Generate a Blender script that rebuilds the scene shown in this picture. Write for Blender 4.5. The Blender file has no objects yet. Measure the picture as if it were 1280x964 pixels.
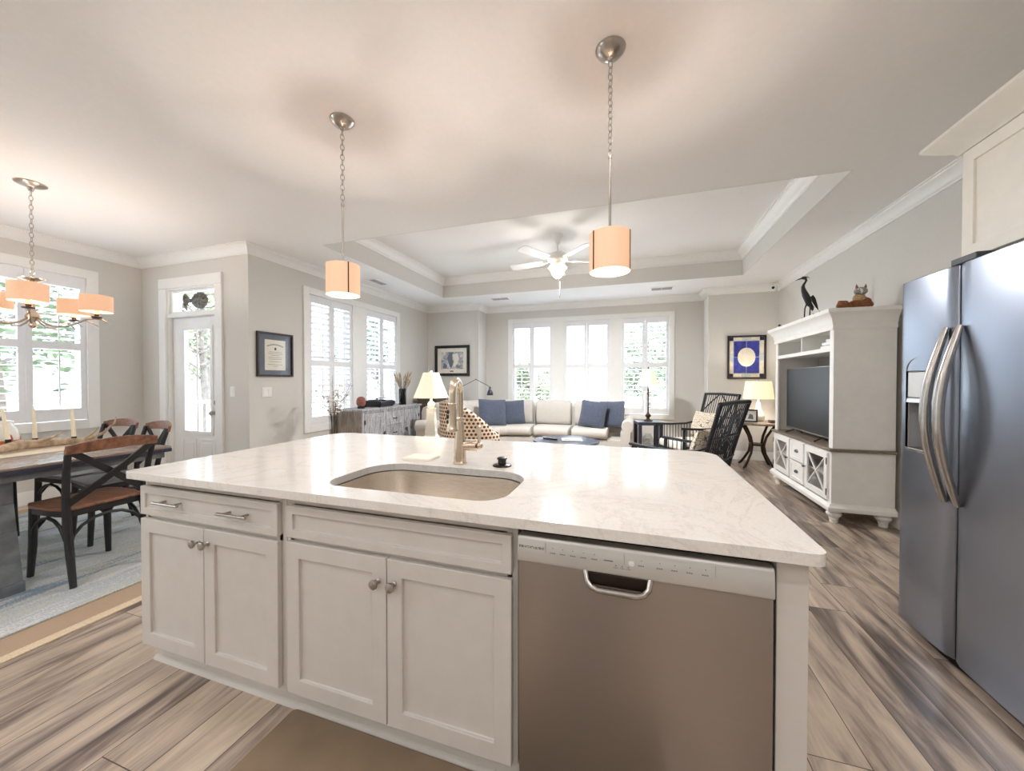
import bpy, bmesh, math, random
from mathutils import Vector, Matrix, Euler
random.seed(7)
C = bpy.context.scene
COL = C.collection
PI = math.pi

# ------------------------------------------------------------------ camera
F_PX = 464.0
YAW = math.atan(150.0 / F_PX)
PITCH = math.atan(6.0 / F_PX)
cam_d = bpy.data.cameras.new('camera')
cam = bpy.data.objects.new('camera', cam_d)
COL.objects.link(cam)
cam_d.sensor_fit = 'HORIZONTAL'
cam_d.sensor_width = 36.0
cam_d.lens = 36.0 * F_PX / 1280.0
cam_d.clip_start = 0.02
cam_d.clip_end = 300
cam.location = (0, 0, 1.28)
cam.rotation_euler = (PI / 2 - PITCH, 0, YAW)
C.camera = cam

# ------------------------------------------------------------------ world and exposure
SKY = 0.95          # radiance near the horizon; an overcast sky is brighter overhead
W = bpy.data.worlds.new('sky'); C.world = W; W.use_nodes = True
bg = W.node_tree.nodes['Background']
bg.inputs['Color'].default_value = (0.74, 0.87, 1.0, 1)
_n, _l = W.node_tree.nodes, W.node_tree.links
_tc = _n.new('ShaderNodeTexCoord'); _sp = _n.new('ShaderNodeSeparateXYZ'); _l.new(_tc.outputs['Generated'], _sp.inputs[0])
_mx = _n.new('ShaderNodeMath'); _mx.operation = 'MAXIMUM'; _mx.inputs[1].default_value = 0.0; _l.new(_sp.outputs[2], _mx.inputs[0])
_ma = _n.new('ShaderNodeMath'); _ma.operation = 'MULTIPLY_ADD'; _ma.inputs[1].default_value = SKY * 9.0; _ma.inputs[2].default_value = SKY; _l.new(_mx.outputs[0], _ma.inputs[0])
_l.new(_ma.outputs[0], bg.inputs['Strength'])
C.view_settings.view_transform = 'Standard'
C.view_settings.look = 'None'
C.view_settings.gamma = 1.0
C.view_settings.use_curve_mapping = False
C.view_settings.exposure = 1.46
C.cycles.use_denoising = True
C.cycles.max_bounces = 10
C.cycles.diffuse_bounces = 7
C.cycles.glossy_bounces = 4
C.cycles.transmission_bounces = 8
C.cycles.transparent_max_bounces = 16
C.cycles.sample_clamp_indirect = 8.0
C.cycles.caustics_reflective = False
C.cycles.caustics_refractive = False

def lamp(name, kind, loc, energy, color=(1, 1, 1), size=0.1, rot=(0, 0, 0), parent=None, spread=None, size_y=None):
    d = bpy.data.lights.new(name, kind)
    d.energy = energy; d.color = color
    if kind == 'AREA':
        d.shape = 'RECTANGLE' if size_y else 'DISK'
        d.size = size
        if size_y: d.size_y = size_y
        if spread: d.spread = spread
    elif kind == 'POINT':
        d.shadow_soft_size = size
    o = bpy.data.objects.new(name, d); COL.objects.link(o)
    o.location = loc; o.rotation_euler = rot
    if parent: o.parent = parent
    return o
WARM = (1.0, 0.91, 0.83)
NEUT = (1.0, 0.985, 0.98)
# unseen downlights added as kitchen fill, over and behind the camera
DOWN = [(-0.95, 1.12), (0.35, 1.12), (-2.3, -0.35), (0.7, -0.35), (-2.3, -1.7), (-0.8, -1.7), (0.7, -1.7), (-4.4, -0.9)]
P_DOWN = 4.8
for (dx, dy) in DOWN:
    lamp('downlight_fill', 'AREA', (dx, dy, 2.785), P_DOWN * (0.4 if dy > 1 else 0.95), NEUT, 0.15)

# ------------------------------------------------------------------ materials
def lin(c):
    f = lambda v: v / 12.92 if v <= 0.04045 else ((v + 0.055) / 1.055) ** 2.4
    return tuple(f(x / 255.0) for x in c) + (1,)
class NT:
    def __init__(s, name):
        s.m = bpy.data.materials.new(name); s.m.use_nodes = True
        s.t = s.m.node_tree; s.n = s.t.nodes; s.b = s.n['Principled BSDF']; s.out = s.n['Material Output']
    def node(s, typ, **kw):
        n = s.n.new(typ)
        for k, v in kw.items():
            if k in n.inputs: n.inputs[k].default_value = v
            else: setattr(n, k, v)
        return n
    def link(s, a, b): s.t.links.new(a, b)
    def math(s, op, a, b=None, c=None):
        n = s.n.new('ShaderNodeMath'); n.operation = op
        for i, v in enumerate((a, b, c)):
            if v is None: continue
            if isinstance(v, (int, float)): n.inputs[i].default_value = v
            else: s.link(v, n.inputs[i])
        return n.outputs[0]
    def ramp(s, fac, stops):
        n = s.n.new('ShaderNodeValToRGB')
        e = n.color_ramp.elements
        while len(e) < len(stops): e.new(0.5)
        for el, (p, c) in zip(e, stops):
            el.position = p; el.color = c
        if fac is not None: s.link(fac, n.inputs[0])
        return n.outputs[0]
    def coords(s, scale=(1, 1, 1), kind='Object'):
        tc = s.n.new('ShaderNodeTexCoord'); mp = s.n.new('ShaderNodeMapping')
        mp.inputs['Scale'].default_value = scale
        s.link(tc.outputs[kind], mp.inputs[0])
        return mp.outputs[0]
    def noise(s, vec, scale, detail=3, rough=0.55, dist=0.0):
        n = s.n.new('ShaderNodeTexNoise')
        n.inputs['Scale'].default_value = scale; n.inputs['Detail'].default_value = detail
        n.inputs['Roughness'].default_value = rough; n.inputs['Distortion'].default_value = dist
        if vec is not None: s.link(vec, n.inputs['Vector'])
        return n.outputs['Fac']
    def bump(s, h, strength=0.2, dist=0.01):
        n = s.n.new('ShaderNodeBump'); n.inputs['Strength'].default_value = strength; n.inputs['Distance'].default_value = dist
        s.link(h, n.inputs['Height']); s.link(n.outputs[0], s.b.inputs['Normal'])

def pm(name, rgb, rough=0.5, metal=0.0, var=0.04, scale=8.0, stretch=(1, 1, 1), bump=0.0, spec=None, coat=0.0, sheen=0.0):
    """a plain surface with a little procedural variation of its colour"""
    t = NT(name)
    v = t.coords(stretch)
    n = t.noise(v, scale)
    c = lin(rgb)
    lo = tuple(max(0, x * (1 - var * 2.2)) for x in c[:3]) + (1,)
    hi = tuple(min(1, x * (1 + var * 2.2)) for x in c[:3]) + (1,)
    t.link(t.ramp(n, [(0.3, lo), (0.7, hi)]), t.b.inputs['Base Color'])
    t.b.inputs['Roughness'].default_value = rough
    t.b.inputs['Metallic'].default_value = metal
    if spec is not None: t.b.inputs['Specular IOR Level'].default_value = spec
    if coat: t.b.inputs['Coat Weight'].default_value = coat
    if sheen: t.b.inputs['Sheen Weight'].default_value = sheen
    if bump: t.bump(n, bump)
    return t.m
M = {}
M['wall'] = pm('wall_paint', (216, 214, 209), 0.85, var=0.008, scale=40)
M['ceiling'] = pm('ceiling_paint', (238, 237, 235), 0.9, var=0.006, scale=30)
M['trim'] = pm('white_trim_paint', (240, 240, 238), 0.4, var=0.006, scale=20)
M['shutter'] = pm('shutter_paint', (236, 237, 240), 0.45, var=0.006, scale=20)
M['cab'] = pm('cabinet_paint', (206, 200, 193), 0.42, var=0.01, scale=15)
M['cab2'] = pm('upper_cabinet_paint', (236, 232, 222), 0.42, var=0.01, scale=15)
M['dark'] = pm('dark_gap', (18, 17, 16), 0.8, var=0.1)
M['nickel'] = pm('brushed_nickel', (178, 170, 161), 0.28, 1.0, var=0.03, scale=60)
M['faucet'] = pm('warm_stainless', (214, 198, 178), 0.24, 1.0, var=0.03, scale=50)
M['black'] = pm('black_paint', (26, 26, 28), 0.45, var=0.15, scale=12)
M['blacksoft'] = pm('black_plastic', (22, 22, 24), 0.35, var=0.1)
M['rubber'] = pm('dark_bronze', (44, 34, 28), 0.3, 0.6, var=0.1)
M['white_plastic'] = pm('white_plastic', (240, 240, 238), 0.35, var=0.01)
M['outlet_grey'] = pm('grey_plastic', (170, 170, 172), 0.5, var=0.02)
M['navy'] = pm('navy_fabric', (80, 88, 106), 0.95, var=0.12, scale=60, bump=0.15, sheen=0.3)
M['sofa'] = pm('oatmeal_fabric', (204, 200, 193), 0.95, var=0.04, scale=90, bump=0.15, sheen=0.2)
M['cushion_white'] = pm('white_cushion_fabric', (228, 224, 216), 0.95, var=0.03, scale=80, bump=0.1)
M['rattan'] = pm('black_rattan', (26, 28, 36), 0.42, var=0.2, scale=40)
M['table_dark'] = pm('dark_blue_wood', (50, 52, 66), 0.3, var=0.12, scale=6, stretch=(1, 8, 1))
M['ec'] = pm('antique_white_paint', (241, 240, 236), 0.45, var=0.012, scale=12)
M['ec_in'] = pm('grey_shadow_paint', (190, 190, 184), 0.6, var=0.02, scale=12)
M['ec_wood'] = pm('grey_brown_wood', (126, 112, 96), 0.5, var=0.15, scale=6, stretch=(8, 1, 8))
M['bronze'] = pm('dark_bronze_metal', (66, 50, 40), 0.45, 0.7, var=0.15)
M['pewter'] = pm('pewter', (110, 110, 112), 0.4, 0.9, var=0.1)
M['iron'] = pm('grey_metal', (118, 122, 126), 0.5, 0.6, var=0.1, scale=12)
M['candle'] = pm('cream_wax', (238, 228, 200), 0.5, var=0.02)
M['drift'] = pm('driftwood', (176, 156, 132), 0.85, var=0.18, scale=5, stretch=(6, 6, 1), bump=0.4)
M['runner'] = pm('linen_runner', (216, 204, 182), 0.95, var=0.05, scale=120, bump=0.1)
M['green'] = pm('leaf_green', (84, 98, 66), 0.7, var=0.25, scale=3)
M['green2'] = pm('leaf_dark_green', (62, 80, 58), 0.7, var=0.25, scale=3)
M['green3'] = pm('leaf_olive', (100, 106, 72), 0.7, var=0.25, scale=3)
M['bark'] = pm('bark', (96, 86, 78), 0.9, var=0.2, scale=8, bump=0.4)
M['ground'] = pm('pale_sand', (176, 174, 170), 0.95, var=0.2, scale=1.5)
M['deck'] = pm('porch_boards', (190, 184, 174), 0.7, var=0.06, scale=4, stretch=(10, 1, 1))
M['concrete'] = pm('porch_paint', (225, 226, 228), 0.7, var=0.02)
M['paper'] = pm('paper', (236, 232, 220), 0.8, var=0.02)
M['ink'] = pm('ink', (60, 58, 56), 0.8, var=0.05)
M['slate'] = pm('slate_mat_board', (108, 114, 128), 0.8, var=0.03)
M['blue_tile'] = pm('cobalt_glaze', (54, 62, 150), 0.3, var=0.22, scale=14)
M['cream_tile'] = pm('cream_glaze', (230, 222, 204), 0.35, var=0.05, scale=14)
M['navy_tile'] = pm('dark_navy_glaze', (40, 34, 66), 0.35, var=0.1, scale=14)
M['pale_tile'] = pm('pale_blue_glaze', (196, 204, 206), 0.35, var=0.06, scale=14)
M['frame_dark'] = pm('dark_frame_wood', (44, 34, 34), 0.35, var=0.15, scale=20)
M['frame_black'] = pm('black_frame_wood', (20, 19, 20), 0.35, var=0.15, scale=20)
M['ceramic'] = pm('white_ceramic', (240, 238, 232), 0.15, var=0.01, coat=0.3)
M['red_glaze'] = pm('red_glaze', (176, 60, 66), 0.3, var=0.25, scale=18)
M['orange_glaze'] = pm('orange_glaze', (206, 120, 66), 0.3, var=0.2, scale=18)
M['mat_tan'] = pm('tan_kitchen_mat', (136, 116, 94), 0.75, var=0.06, scale=5)
M['tan_wood'] = pm('warm_wood', (126, 86, 64), 0.4, var=0.2, scale=5, stretch=(8, 1, 8))
M['seat_grey'] = pm('grey_seat_wood', (128, 126, 126), 0.35, var=0.1, scale=5, stretch=(8, 1, 8))
M['terracotta'] = pm('clay', (146, 92, 78), 0.8, var=0.2, scale=40, bump=0.4)
M['fox_brown'] = pm('fox_brown_straw', (136, 86, 56), 0.95, var=0.25, scale=40, stretch=(1, 1, 4), bump=0.5)
M['fox_tan'] = pm('fox_tan_straw', (176, 146, 110), 0.95, var=0.2, scale=40, stretch=(1, 1, 4), bump=0.5)
M['fox_grey'] = pm('fox_grey', (150, 148, 140), 0.9, var=0.15, scale=30)
M['heron'] = pm('weathered_bronze', (62, 64, 64), 0.6, 0.4, var=0.15)
M['grass_dry'] = pm('dried_grass', (176, 156, 128), 0.9, var=0.2, scale=20)
M['blossom'] = pm('white_blossom', (246, 242, 236), 0.8, var=0.03)
M['twig'] = pm('twig', (110, 92, 74), 0.9, var=0.15)
M['sea_basket'] = pm('dark_wicker', (92, 78, 68), 0.85, var=0.35, scale=60, bump=0.5)
M['fishmetal'] = pm('hammered_tin', (112, 110, 104), 0.4, 0.8, var=0.25, scale=30, bump=0.3)
M['sinksteel'] = pm('satin_steel', (216, 206, 194), 0.42, 1.0, var=0.04, scale=20, stretch=(1, 12, 12))
M['fridge_side'] = pm('fridge_grey_side', (70, 74, 80), 0.5, 0.3, var=0.04)
M['panel_silver'] = pm('silver_panel', (206, 204, 200), 0.35, 0.5, var=0.015)
M['steel'] = pm('brushed_steel_trim', (186, 182, 178), 0.25, 1.0, var=0.03, scale=40)

def steel(name, rgb, rough, along):
    t = NT(name)
    sc = {'x': (1.2, 220, 220), 'z': (220, 220, 1.2)}[along]
    n = t.noise(t.coords(sc), 1.0, 2)
    c = lin(rgb)
    t.link(t.ramp(n, [(0.25, tuple(x * .985 for x in c[:3]) + (1,)), (0.75, tuple(min(1, x * 1.015) for x in c[:3]) + (1,))]), t.b.inputs['Base Color'])
    t.b.inputs['Metallic'].default_value = 1.0
    t.link(t.math('MULTIPLY_ADD', n, 0.02, rough - 0.01), t.b.inputs['Roughness'])
    if along == 'x':
        tg = t.n.new('ShaderNodeTangent'); tg.direction_type = 'RADIAL'; tg.axis = 'Z'; t.link(tg.outputs[0], t.b.inputs['Tangent']); t.b.inputs['Anisotropic'].default_value = 0.8; t.b.inputs['Anisotropic Rotation'].default_value = 0.25
    return t.m
M['dw_steel'] = steel('dishwasher_steel', (166, 156, 149), 0.34, 'x')
M['fridge_steel'] = steel('fridge_steel', (148, 154, 166), 0.30, 'z')

def glass(name='window_glass', tint=(1, 1, 1, 1), refl=1.0):
    t = NT(name); t.n.remove(t.b)
    tr = t.node('ShaderNodeBsdfTransparent'); tr.inputs[0].default_value = tint
    gl = t.node('ShaderNodeBsdfGlossy'); gl.inputs['Roughness'].default_value = 0.02
    lw = t.node('ShaderNodeLayerWeight'); lw.inputs['Blend'].default_value = 0.5
    fac = t.math('MULTIPLY', t.math('MULTIPLY_ADD', t.math('POWER', lw.outputs['Facing'], 5.0), 0.5, 0.03), refl)
    mx = t.node('ShaderNodeMixShader')
    t.link(fac, mx.inputs[0]); t.link(tr.outputs[0], mx.inputs[1]); t.link(gl.outputs[0], mx.inputs[2])
    t.link(mx.outputs[0], t.out.inputs[0])
    return t.m
M['glass'] = glass()
M['vase_glass'] = glass('pale_glass', (0.90, 0.91, 0.92, 1))
M['dark_glass'] = glass('grey_glass', (0.36, 0.38, 0.42, 1))

def shade_mat(name, rgb, emit, strength):
    """lit fabric lampshade: the bulb's glow through the cloth"""
    t = NT(name); c = lin(rgb)
    n = t.noise(t.coords((1, 1, 1)), 120, 2)
    t.link(t.ramp(n, [(0.3, tuple(x * .94 for x in c[:3]) + (1,)), (0.7, c)]), t.b.inputs['Base Color'])
    t.b.inputs['Roughness'].default_value = 0.9
    t.b.inputs['Emission Color'].default_value = lin(emit)
    t.b.inputs['Emission Strength'].default_value = strength
    return t.m
M['shade_orange'] = shade_mat('peach_linen_shade', (230, 200, 176), (255, 186, 136), 0.16)
M['shade_cream'] = shade_mat('cream_shade', (240, 232, 214), (255, 240, 210), 0.2)
M['shade_glow'] = shade_mat('glowing_cream_shade', (240, 232, 214), (255, 226, 170), 0.25)
def emit(name, rgb, s):
    t = NT(name); t.b.inputs['Base Color'].default_value = lin(rgb)
    t.b.inputs['Emission Color'].default_value = lin(rgb); t.b.inputs['Emission Strength'].default_value = s
    return t.m
M['diffuser'] = emit('lit_diffuser', (255, 238, 215), 0.8)
M['bowl'] = emit('lit_frosted_bowl', (255, 240, 214), 0.75)
M['bulb'] = emit('lit_bulb', (255, 225, 180), 5.0)
M['screen_photo'] = None

# floor planks running along Y
def floor_mat():
    t = NT('wood_look_plank_floor')
    tc = t.n.new('ShaderNodeTexCoord'); sp = t.n.new('ShaderNodeSeparateXYZ'); t.link(tc.outputs['Object'], sp.inputs[0])
    X, Y = sp.outputs[0], sp.outputs[1]
    w, L = 0.19, 1.25
    u = t.math('DIVIDE', X, w); iu = t.math('FLOOR', u); fu = t.math('FRACT', u)
    wn = t.n.new('ShaderNodeTexWhiteNoise'); wn.noise_dimensions = '1D'; t.link(iu, wn.inputs['W'])
    v = t.math('ADD', t.math('DIVIDE', Y, L), t.math('MULTIPLY', wn.outputs[0], 7.3)); iv = t.math('FLOOR', v); fv = t.math('FRACT', v)
    cm = t.n.new('ShaderNodeCombineXYZ'); t.link(iu, cm.inputs[0]); t.link(iv, cm.inputs[1])
    wn2 = t.n.new('ShaderNodeTexWhiteNoise'); wn2.noise_dimensions = '2D'; t.link(cm.outputs[0], wn2.inputs['Vector'])
    rnd = wn2.outputs['Value']
    co = t.n.new('ShaderNodeCombineXYZ')
    t.link(t.math('MULTIPLY_ADD', X, 9.0, t.math('MULTIPLY', rnd, 91.0)), co.inputs[0])
    t.link(t.math('MULTIPLY', Y, 1.1), co.inputs[1]); t.link(t.math('MULTIPLY', rnd, 37.0), co.inputs[2])
    g = t.noise(co.outputs[0], 1.0, 5, 0.6, 1.2)
    co2 = t.n.new('ShaderNodeCombineXYZ')
    t.link(t.math('MULTIPLY_ADD', X, 60.0, t.math('MULTIPLY', rnd, 50.0)), co2.inputs[0]); t.link(t.math('MULTIPLY', Y, 2.5), co2.inputs[1])
    g2 = t.noise(co2.outputs[0], 1.0, 3, 0.6, 0.5)
    tone = t.math('ADD', t.math('MULTIPLY_ADD', t.math('SUBTRACT', rnd, 0.5), 0.22, g), t.math('MULTIPLY', t.math('SUBTRACT', g2, 0.5), 0.14))
    col = t.ramp(tone, [(0.26, lin((80, 70, 64))), (0.40, lin((128, 114, 105))), (0.52, lin((176, 159, 144))), (0.64, lin((199, 181, 161))), (0.8, lin((218, 202, 183)))])
    e1 = t.math('MULTIPLY', t.math('MINIMUM', fu, t.math('SUBTRACT', 1.0, fu)), w)
    e2 = t.math('MULTIPLY', t.math('MINIMUM', fv, t.math('SUBTRACT', 1.0, fv)), L)
    edge = t.math('GREATER_THAN', t.math('MINIMUM', e1, e2), 0.0016)
    mx = t.n.new('ShaderNodeMix'); mx.data_type = 'RGBA'; mx.inputs[6].default_value = lin((70, 58, 50))
    t.link(edge, mx.inputs[0]); t.link(col, mx.inputs[7])
    t.link(mx.outputs[2], t.b.inputs['Base Color'])
    t.link(t.math('MULTIPLY_ADD', g, 0.15, 0.28), t.b.inputs['Roughness'])
    t.bump(t.math('ADD', t.math('MULTIPLY', edge, 1.0), t.math('MULTIPLY', g2, 0.25)), 0.25, 0.002)
    return t.m
M['floor'] = floor_mat()
def quartz():
    t = NT('white_quartz')
    v = t.coords((1, 1, 1))
    a = t.noise(v, 2.2, 6, 0.65, 2.0)
    b = t.noise(v, 120, 2)
    r = t.math('ABSOLUTE', t.math('SUBTRACT', a, 0.5))
    c1 = t.ramp(r, [(0.0, lin((218, 210, 203))), (0.008, lin((228, 222, 216))), (0.04, lin((233, 228, 222)))])
    c2 = t.ramp(b, [(0.35, (0.94, 0.94, 0.94, 1)), (0.6, (1, 1, 1, 1))])
    mx = t.n.new('ShaderNodeMix'); mx.data_type = 'RGBA'; mx.blend_type = 'MULTIPLY'; mx.inputs[0].default_value = 1.0
    t.link(c1, mx.inputs[6]); t.link(c2, mx.inputs[7]); t.link(mx.outputs[2], t.b.inputs['Base Color'])
    t.b.inputs['Roughness'].default_value = 0.12
    t.b.inputs['IOR'].default_value = 1.55
    return t.m
M['quartz'] = quartz()
def rug_mat():
    t = NT('faded_blue_striped_rug')
    tc = t.coords((3.6, 0.35, 1))
    a = t.noise(tc, 1.6, 6, 0.68, 0.8)
    f = t.noise(t.coords((40, 160, 1)), 1.0, 2)
    s = t.math('MULTIPLY_ADD', t.math('SUBTRACT', f, 0.5), 0.35, a)
    c = t.ramp(s, [(0.33, lin((116, 132, 148))), (0.42, lin((150, 161, 170))), (0.48, lin((204, 198, 176))), (0.53, lin((160, 172, 182))), (0.60, lin((206, 204, 200))), (0.70, lin((216, 204, 198)))])
    t.link(c, t.b.inputs['Base Color']); t.b.inputs['Roughness'].default_value = 0.95
    t.bump(f, 0.4, 0.004)
    return t.m
M['rug'] = rug_mat()
def weave(name, c1, c2, sx, sy, rough=0.9):
    t = NT(name)
    ch = t.n.new('ShaderNodeTexBrick'); v = t.coords((sx, sy, sx)); t.link(v, ch.inputs['Vector'])
    ch.inputs['Color1'].default_value = lin(c1); ch.inputs['Color2'].default_value = lin(c1); ch.inputs['Mortar'].default_value = lin(c2)
    ch.inputs['Mortar Size'].default_value = 0.06; ch.inputs['Scale'].default_value = 1.0
    ch.inputs['Brick Width'].default_value = 0.6; ch.inputs['Row Height'].default_value = 0.25
    t.link(ch.outputs[0], t.b.inputs['Base Color']); t.b.inputs['Roughness'].default_value = rough
    t.bump(ch.outputs[1], 0.4, 0.004)
    return t.m
M['jute'] = weave('jute_weave', (190, 166, 142), (166, 140, 116), 60, 60)
M['jute_edge'] = pm('jute_binding', (212, 192, 164), 0.95, var=0.06, scale=100)
def dots(name, base, dot, scale, r0, r1):
    """rows of dark woven dots on a light cloth"""
    t = NT(name)
    tc = t.n.new('ShaderNodeTexCoord'); sp = t.n.new('ShaderNodeSeparateXYZ'); t.link(tc.outputs['UV'], sp.inputs[0])
    u = t.math('MULTIPLY', sp.outputs[0], scale); v = t.math('MULTIPLY', sp.outputs[1], scale)
    row = t.math('FLOOR', v); odd = t.math('MODULO', row, 2.0)
    fu = t.math('SUBTRACT', t.math('FRACT', t.math('MULTIPLY_ADD', odd, 0.5, u)), 0.5)
    fv = t.math('SUBTRACT', t.math('FRACT', v), 0.5)
    d = t.math('SQRT', t.math('ADD', t.math('MULTIPLY', fu, fu), t.math('MULTIPLY', fv, fv)))
    c = t.ramp(d, [(r0, lin(dot)), (r1, lin(base))])
    t.link(c, t.b.inputs['Base Color']); t.b.inputs['Roughness'].default_value = 0.95
    return t.m
M['dots'] = dots('brown_dotted_upholstery', (214, 194, 170), (74, 50, 46), 22.0, 0.30, 0.37)
def damask():
    t = NT('tan_leaf_print_fabric')
    v = t.coords((1, 1, 1))
    vo = t.n.new('ShaderNodeTexVoronoi'); vo.feature = 'DISTANCE_TO_EDGE'; vo.inputs['Scale'].default_value = 22; t.link(v, vo.inputs['Vector'])
    c = t.ramp(vo.outputs['Distance'], [(0.02, lin((92, 88, 86))), (0.08, lin((226, 218, 202))), (0.3, lin((206, 186, 156)))])
    t.link(c, t.b.inputs['Base Color']); t.b.inputs['Roughness'].default_value = 0.95
    return t.m
M['damask'] = damask()
def distress():
    t = NT('distressed_grey_wood')
    v = t.coords((3, 3, 0.7))
    a = t.noise(v, 9, 6, 0.7, 1.5); b = t.noise(t.coords((60, 60, 4)), 1.0, 3)
    s = t.math('MULTIPLY_ADD', t.math('SUBTRACT', b, 0.5), 0.5, a)
    t.link(t.ramp(s, [(0.3, lin((104, 104, 108))), (0.45, lin((160, 160, 164))), (0.6, lin((196, 196, 198))), (0.75, lin((212, 208, 204)))]), t.b.inputs['Base Color'])
    t.b.inputs['Roughness'].default_value = 0.7
    t.bump(s, 0.3, 0.004)
    return t.m
M['distress'] = distress()
M['distress_brown'] = pm('weathered_brown_side', (150, 138, 126), 0.75, var=0.2, scale=5, stretch=(5, 5, 1), bump=0.2)
def tabletop():
    t = NT('worn_grey_brown_tabletop')
    a = t.noise(t.coords((9, 1.0, 1)), 2.0, 5, 0.6, 0.8)
    t.link(t.ramp(a, [(0.3, lin((104, 88, 80))), (0.55, lin((150, 132, 120))), (0.75, lin((176, 160, 148)))]), t.b.inputs['Base Color'])
    t.b.inputs['Roughness'].default_value = 0.22
    return t.m
M['tabletop'] = tabletop()
def screen():
    t = NT('tv_screen')
    n = t.noise(t.coords((1, 1, 1)), 3)
    t.link(t.ramp(n, [(0.3, lin((30, 32, 36))), (0.7, lin((36, 38, 42)))]), t.b.inputs['Base Color'])
    t.b.inputs['Roughness'].default_value = 0.38
    return t.m
M['tv_screen'] = screen()
def sketch():
    t = NT('grey_wash_sketch')
    n = t.noise(t.coords((1, 1, 1)), 9, 5, 0.6, 1.0)
    t.link(t.ramp(n, [(0.35, lin((110, 112, 124))), (0.5, lin((186, 188, 194))), (0.62, lin((226, 224, 218)))]), t.b.inputs['Base Color'])
    t.b.inputs['Roughness'].default_value = 0.7
    return t.m
M['sketch'] = sketch()

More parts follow.
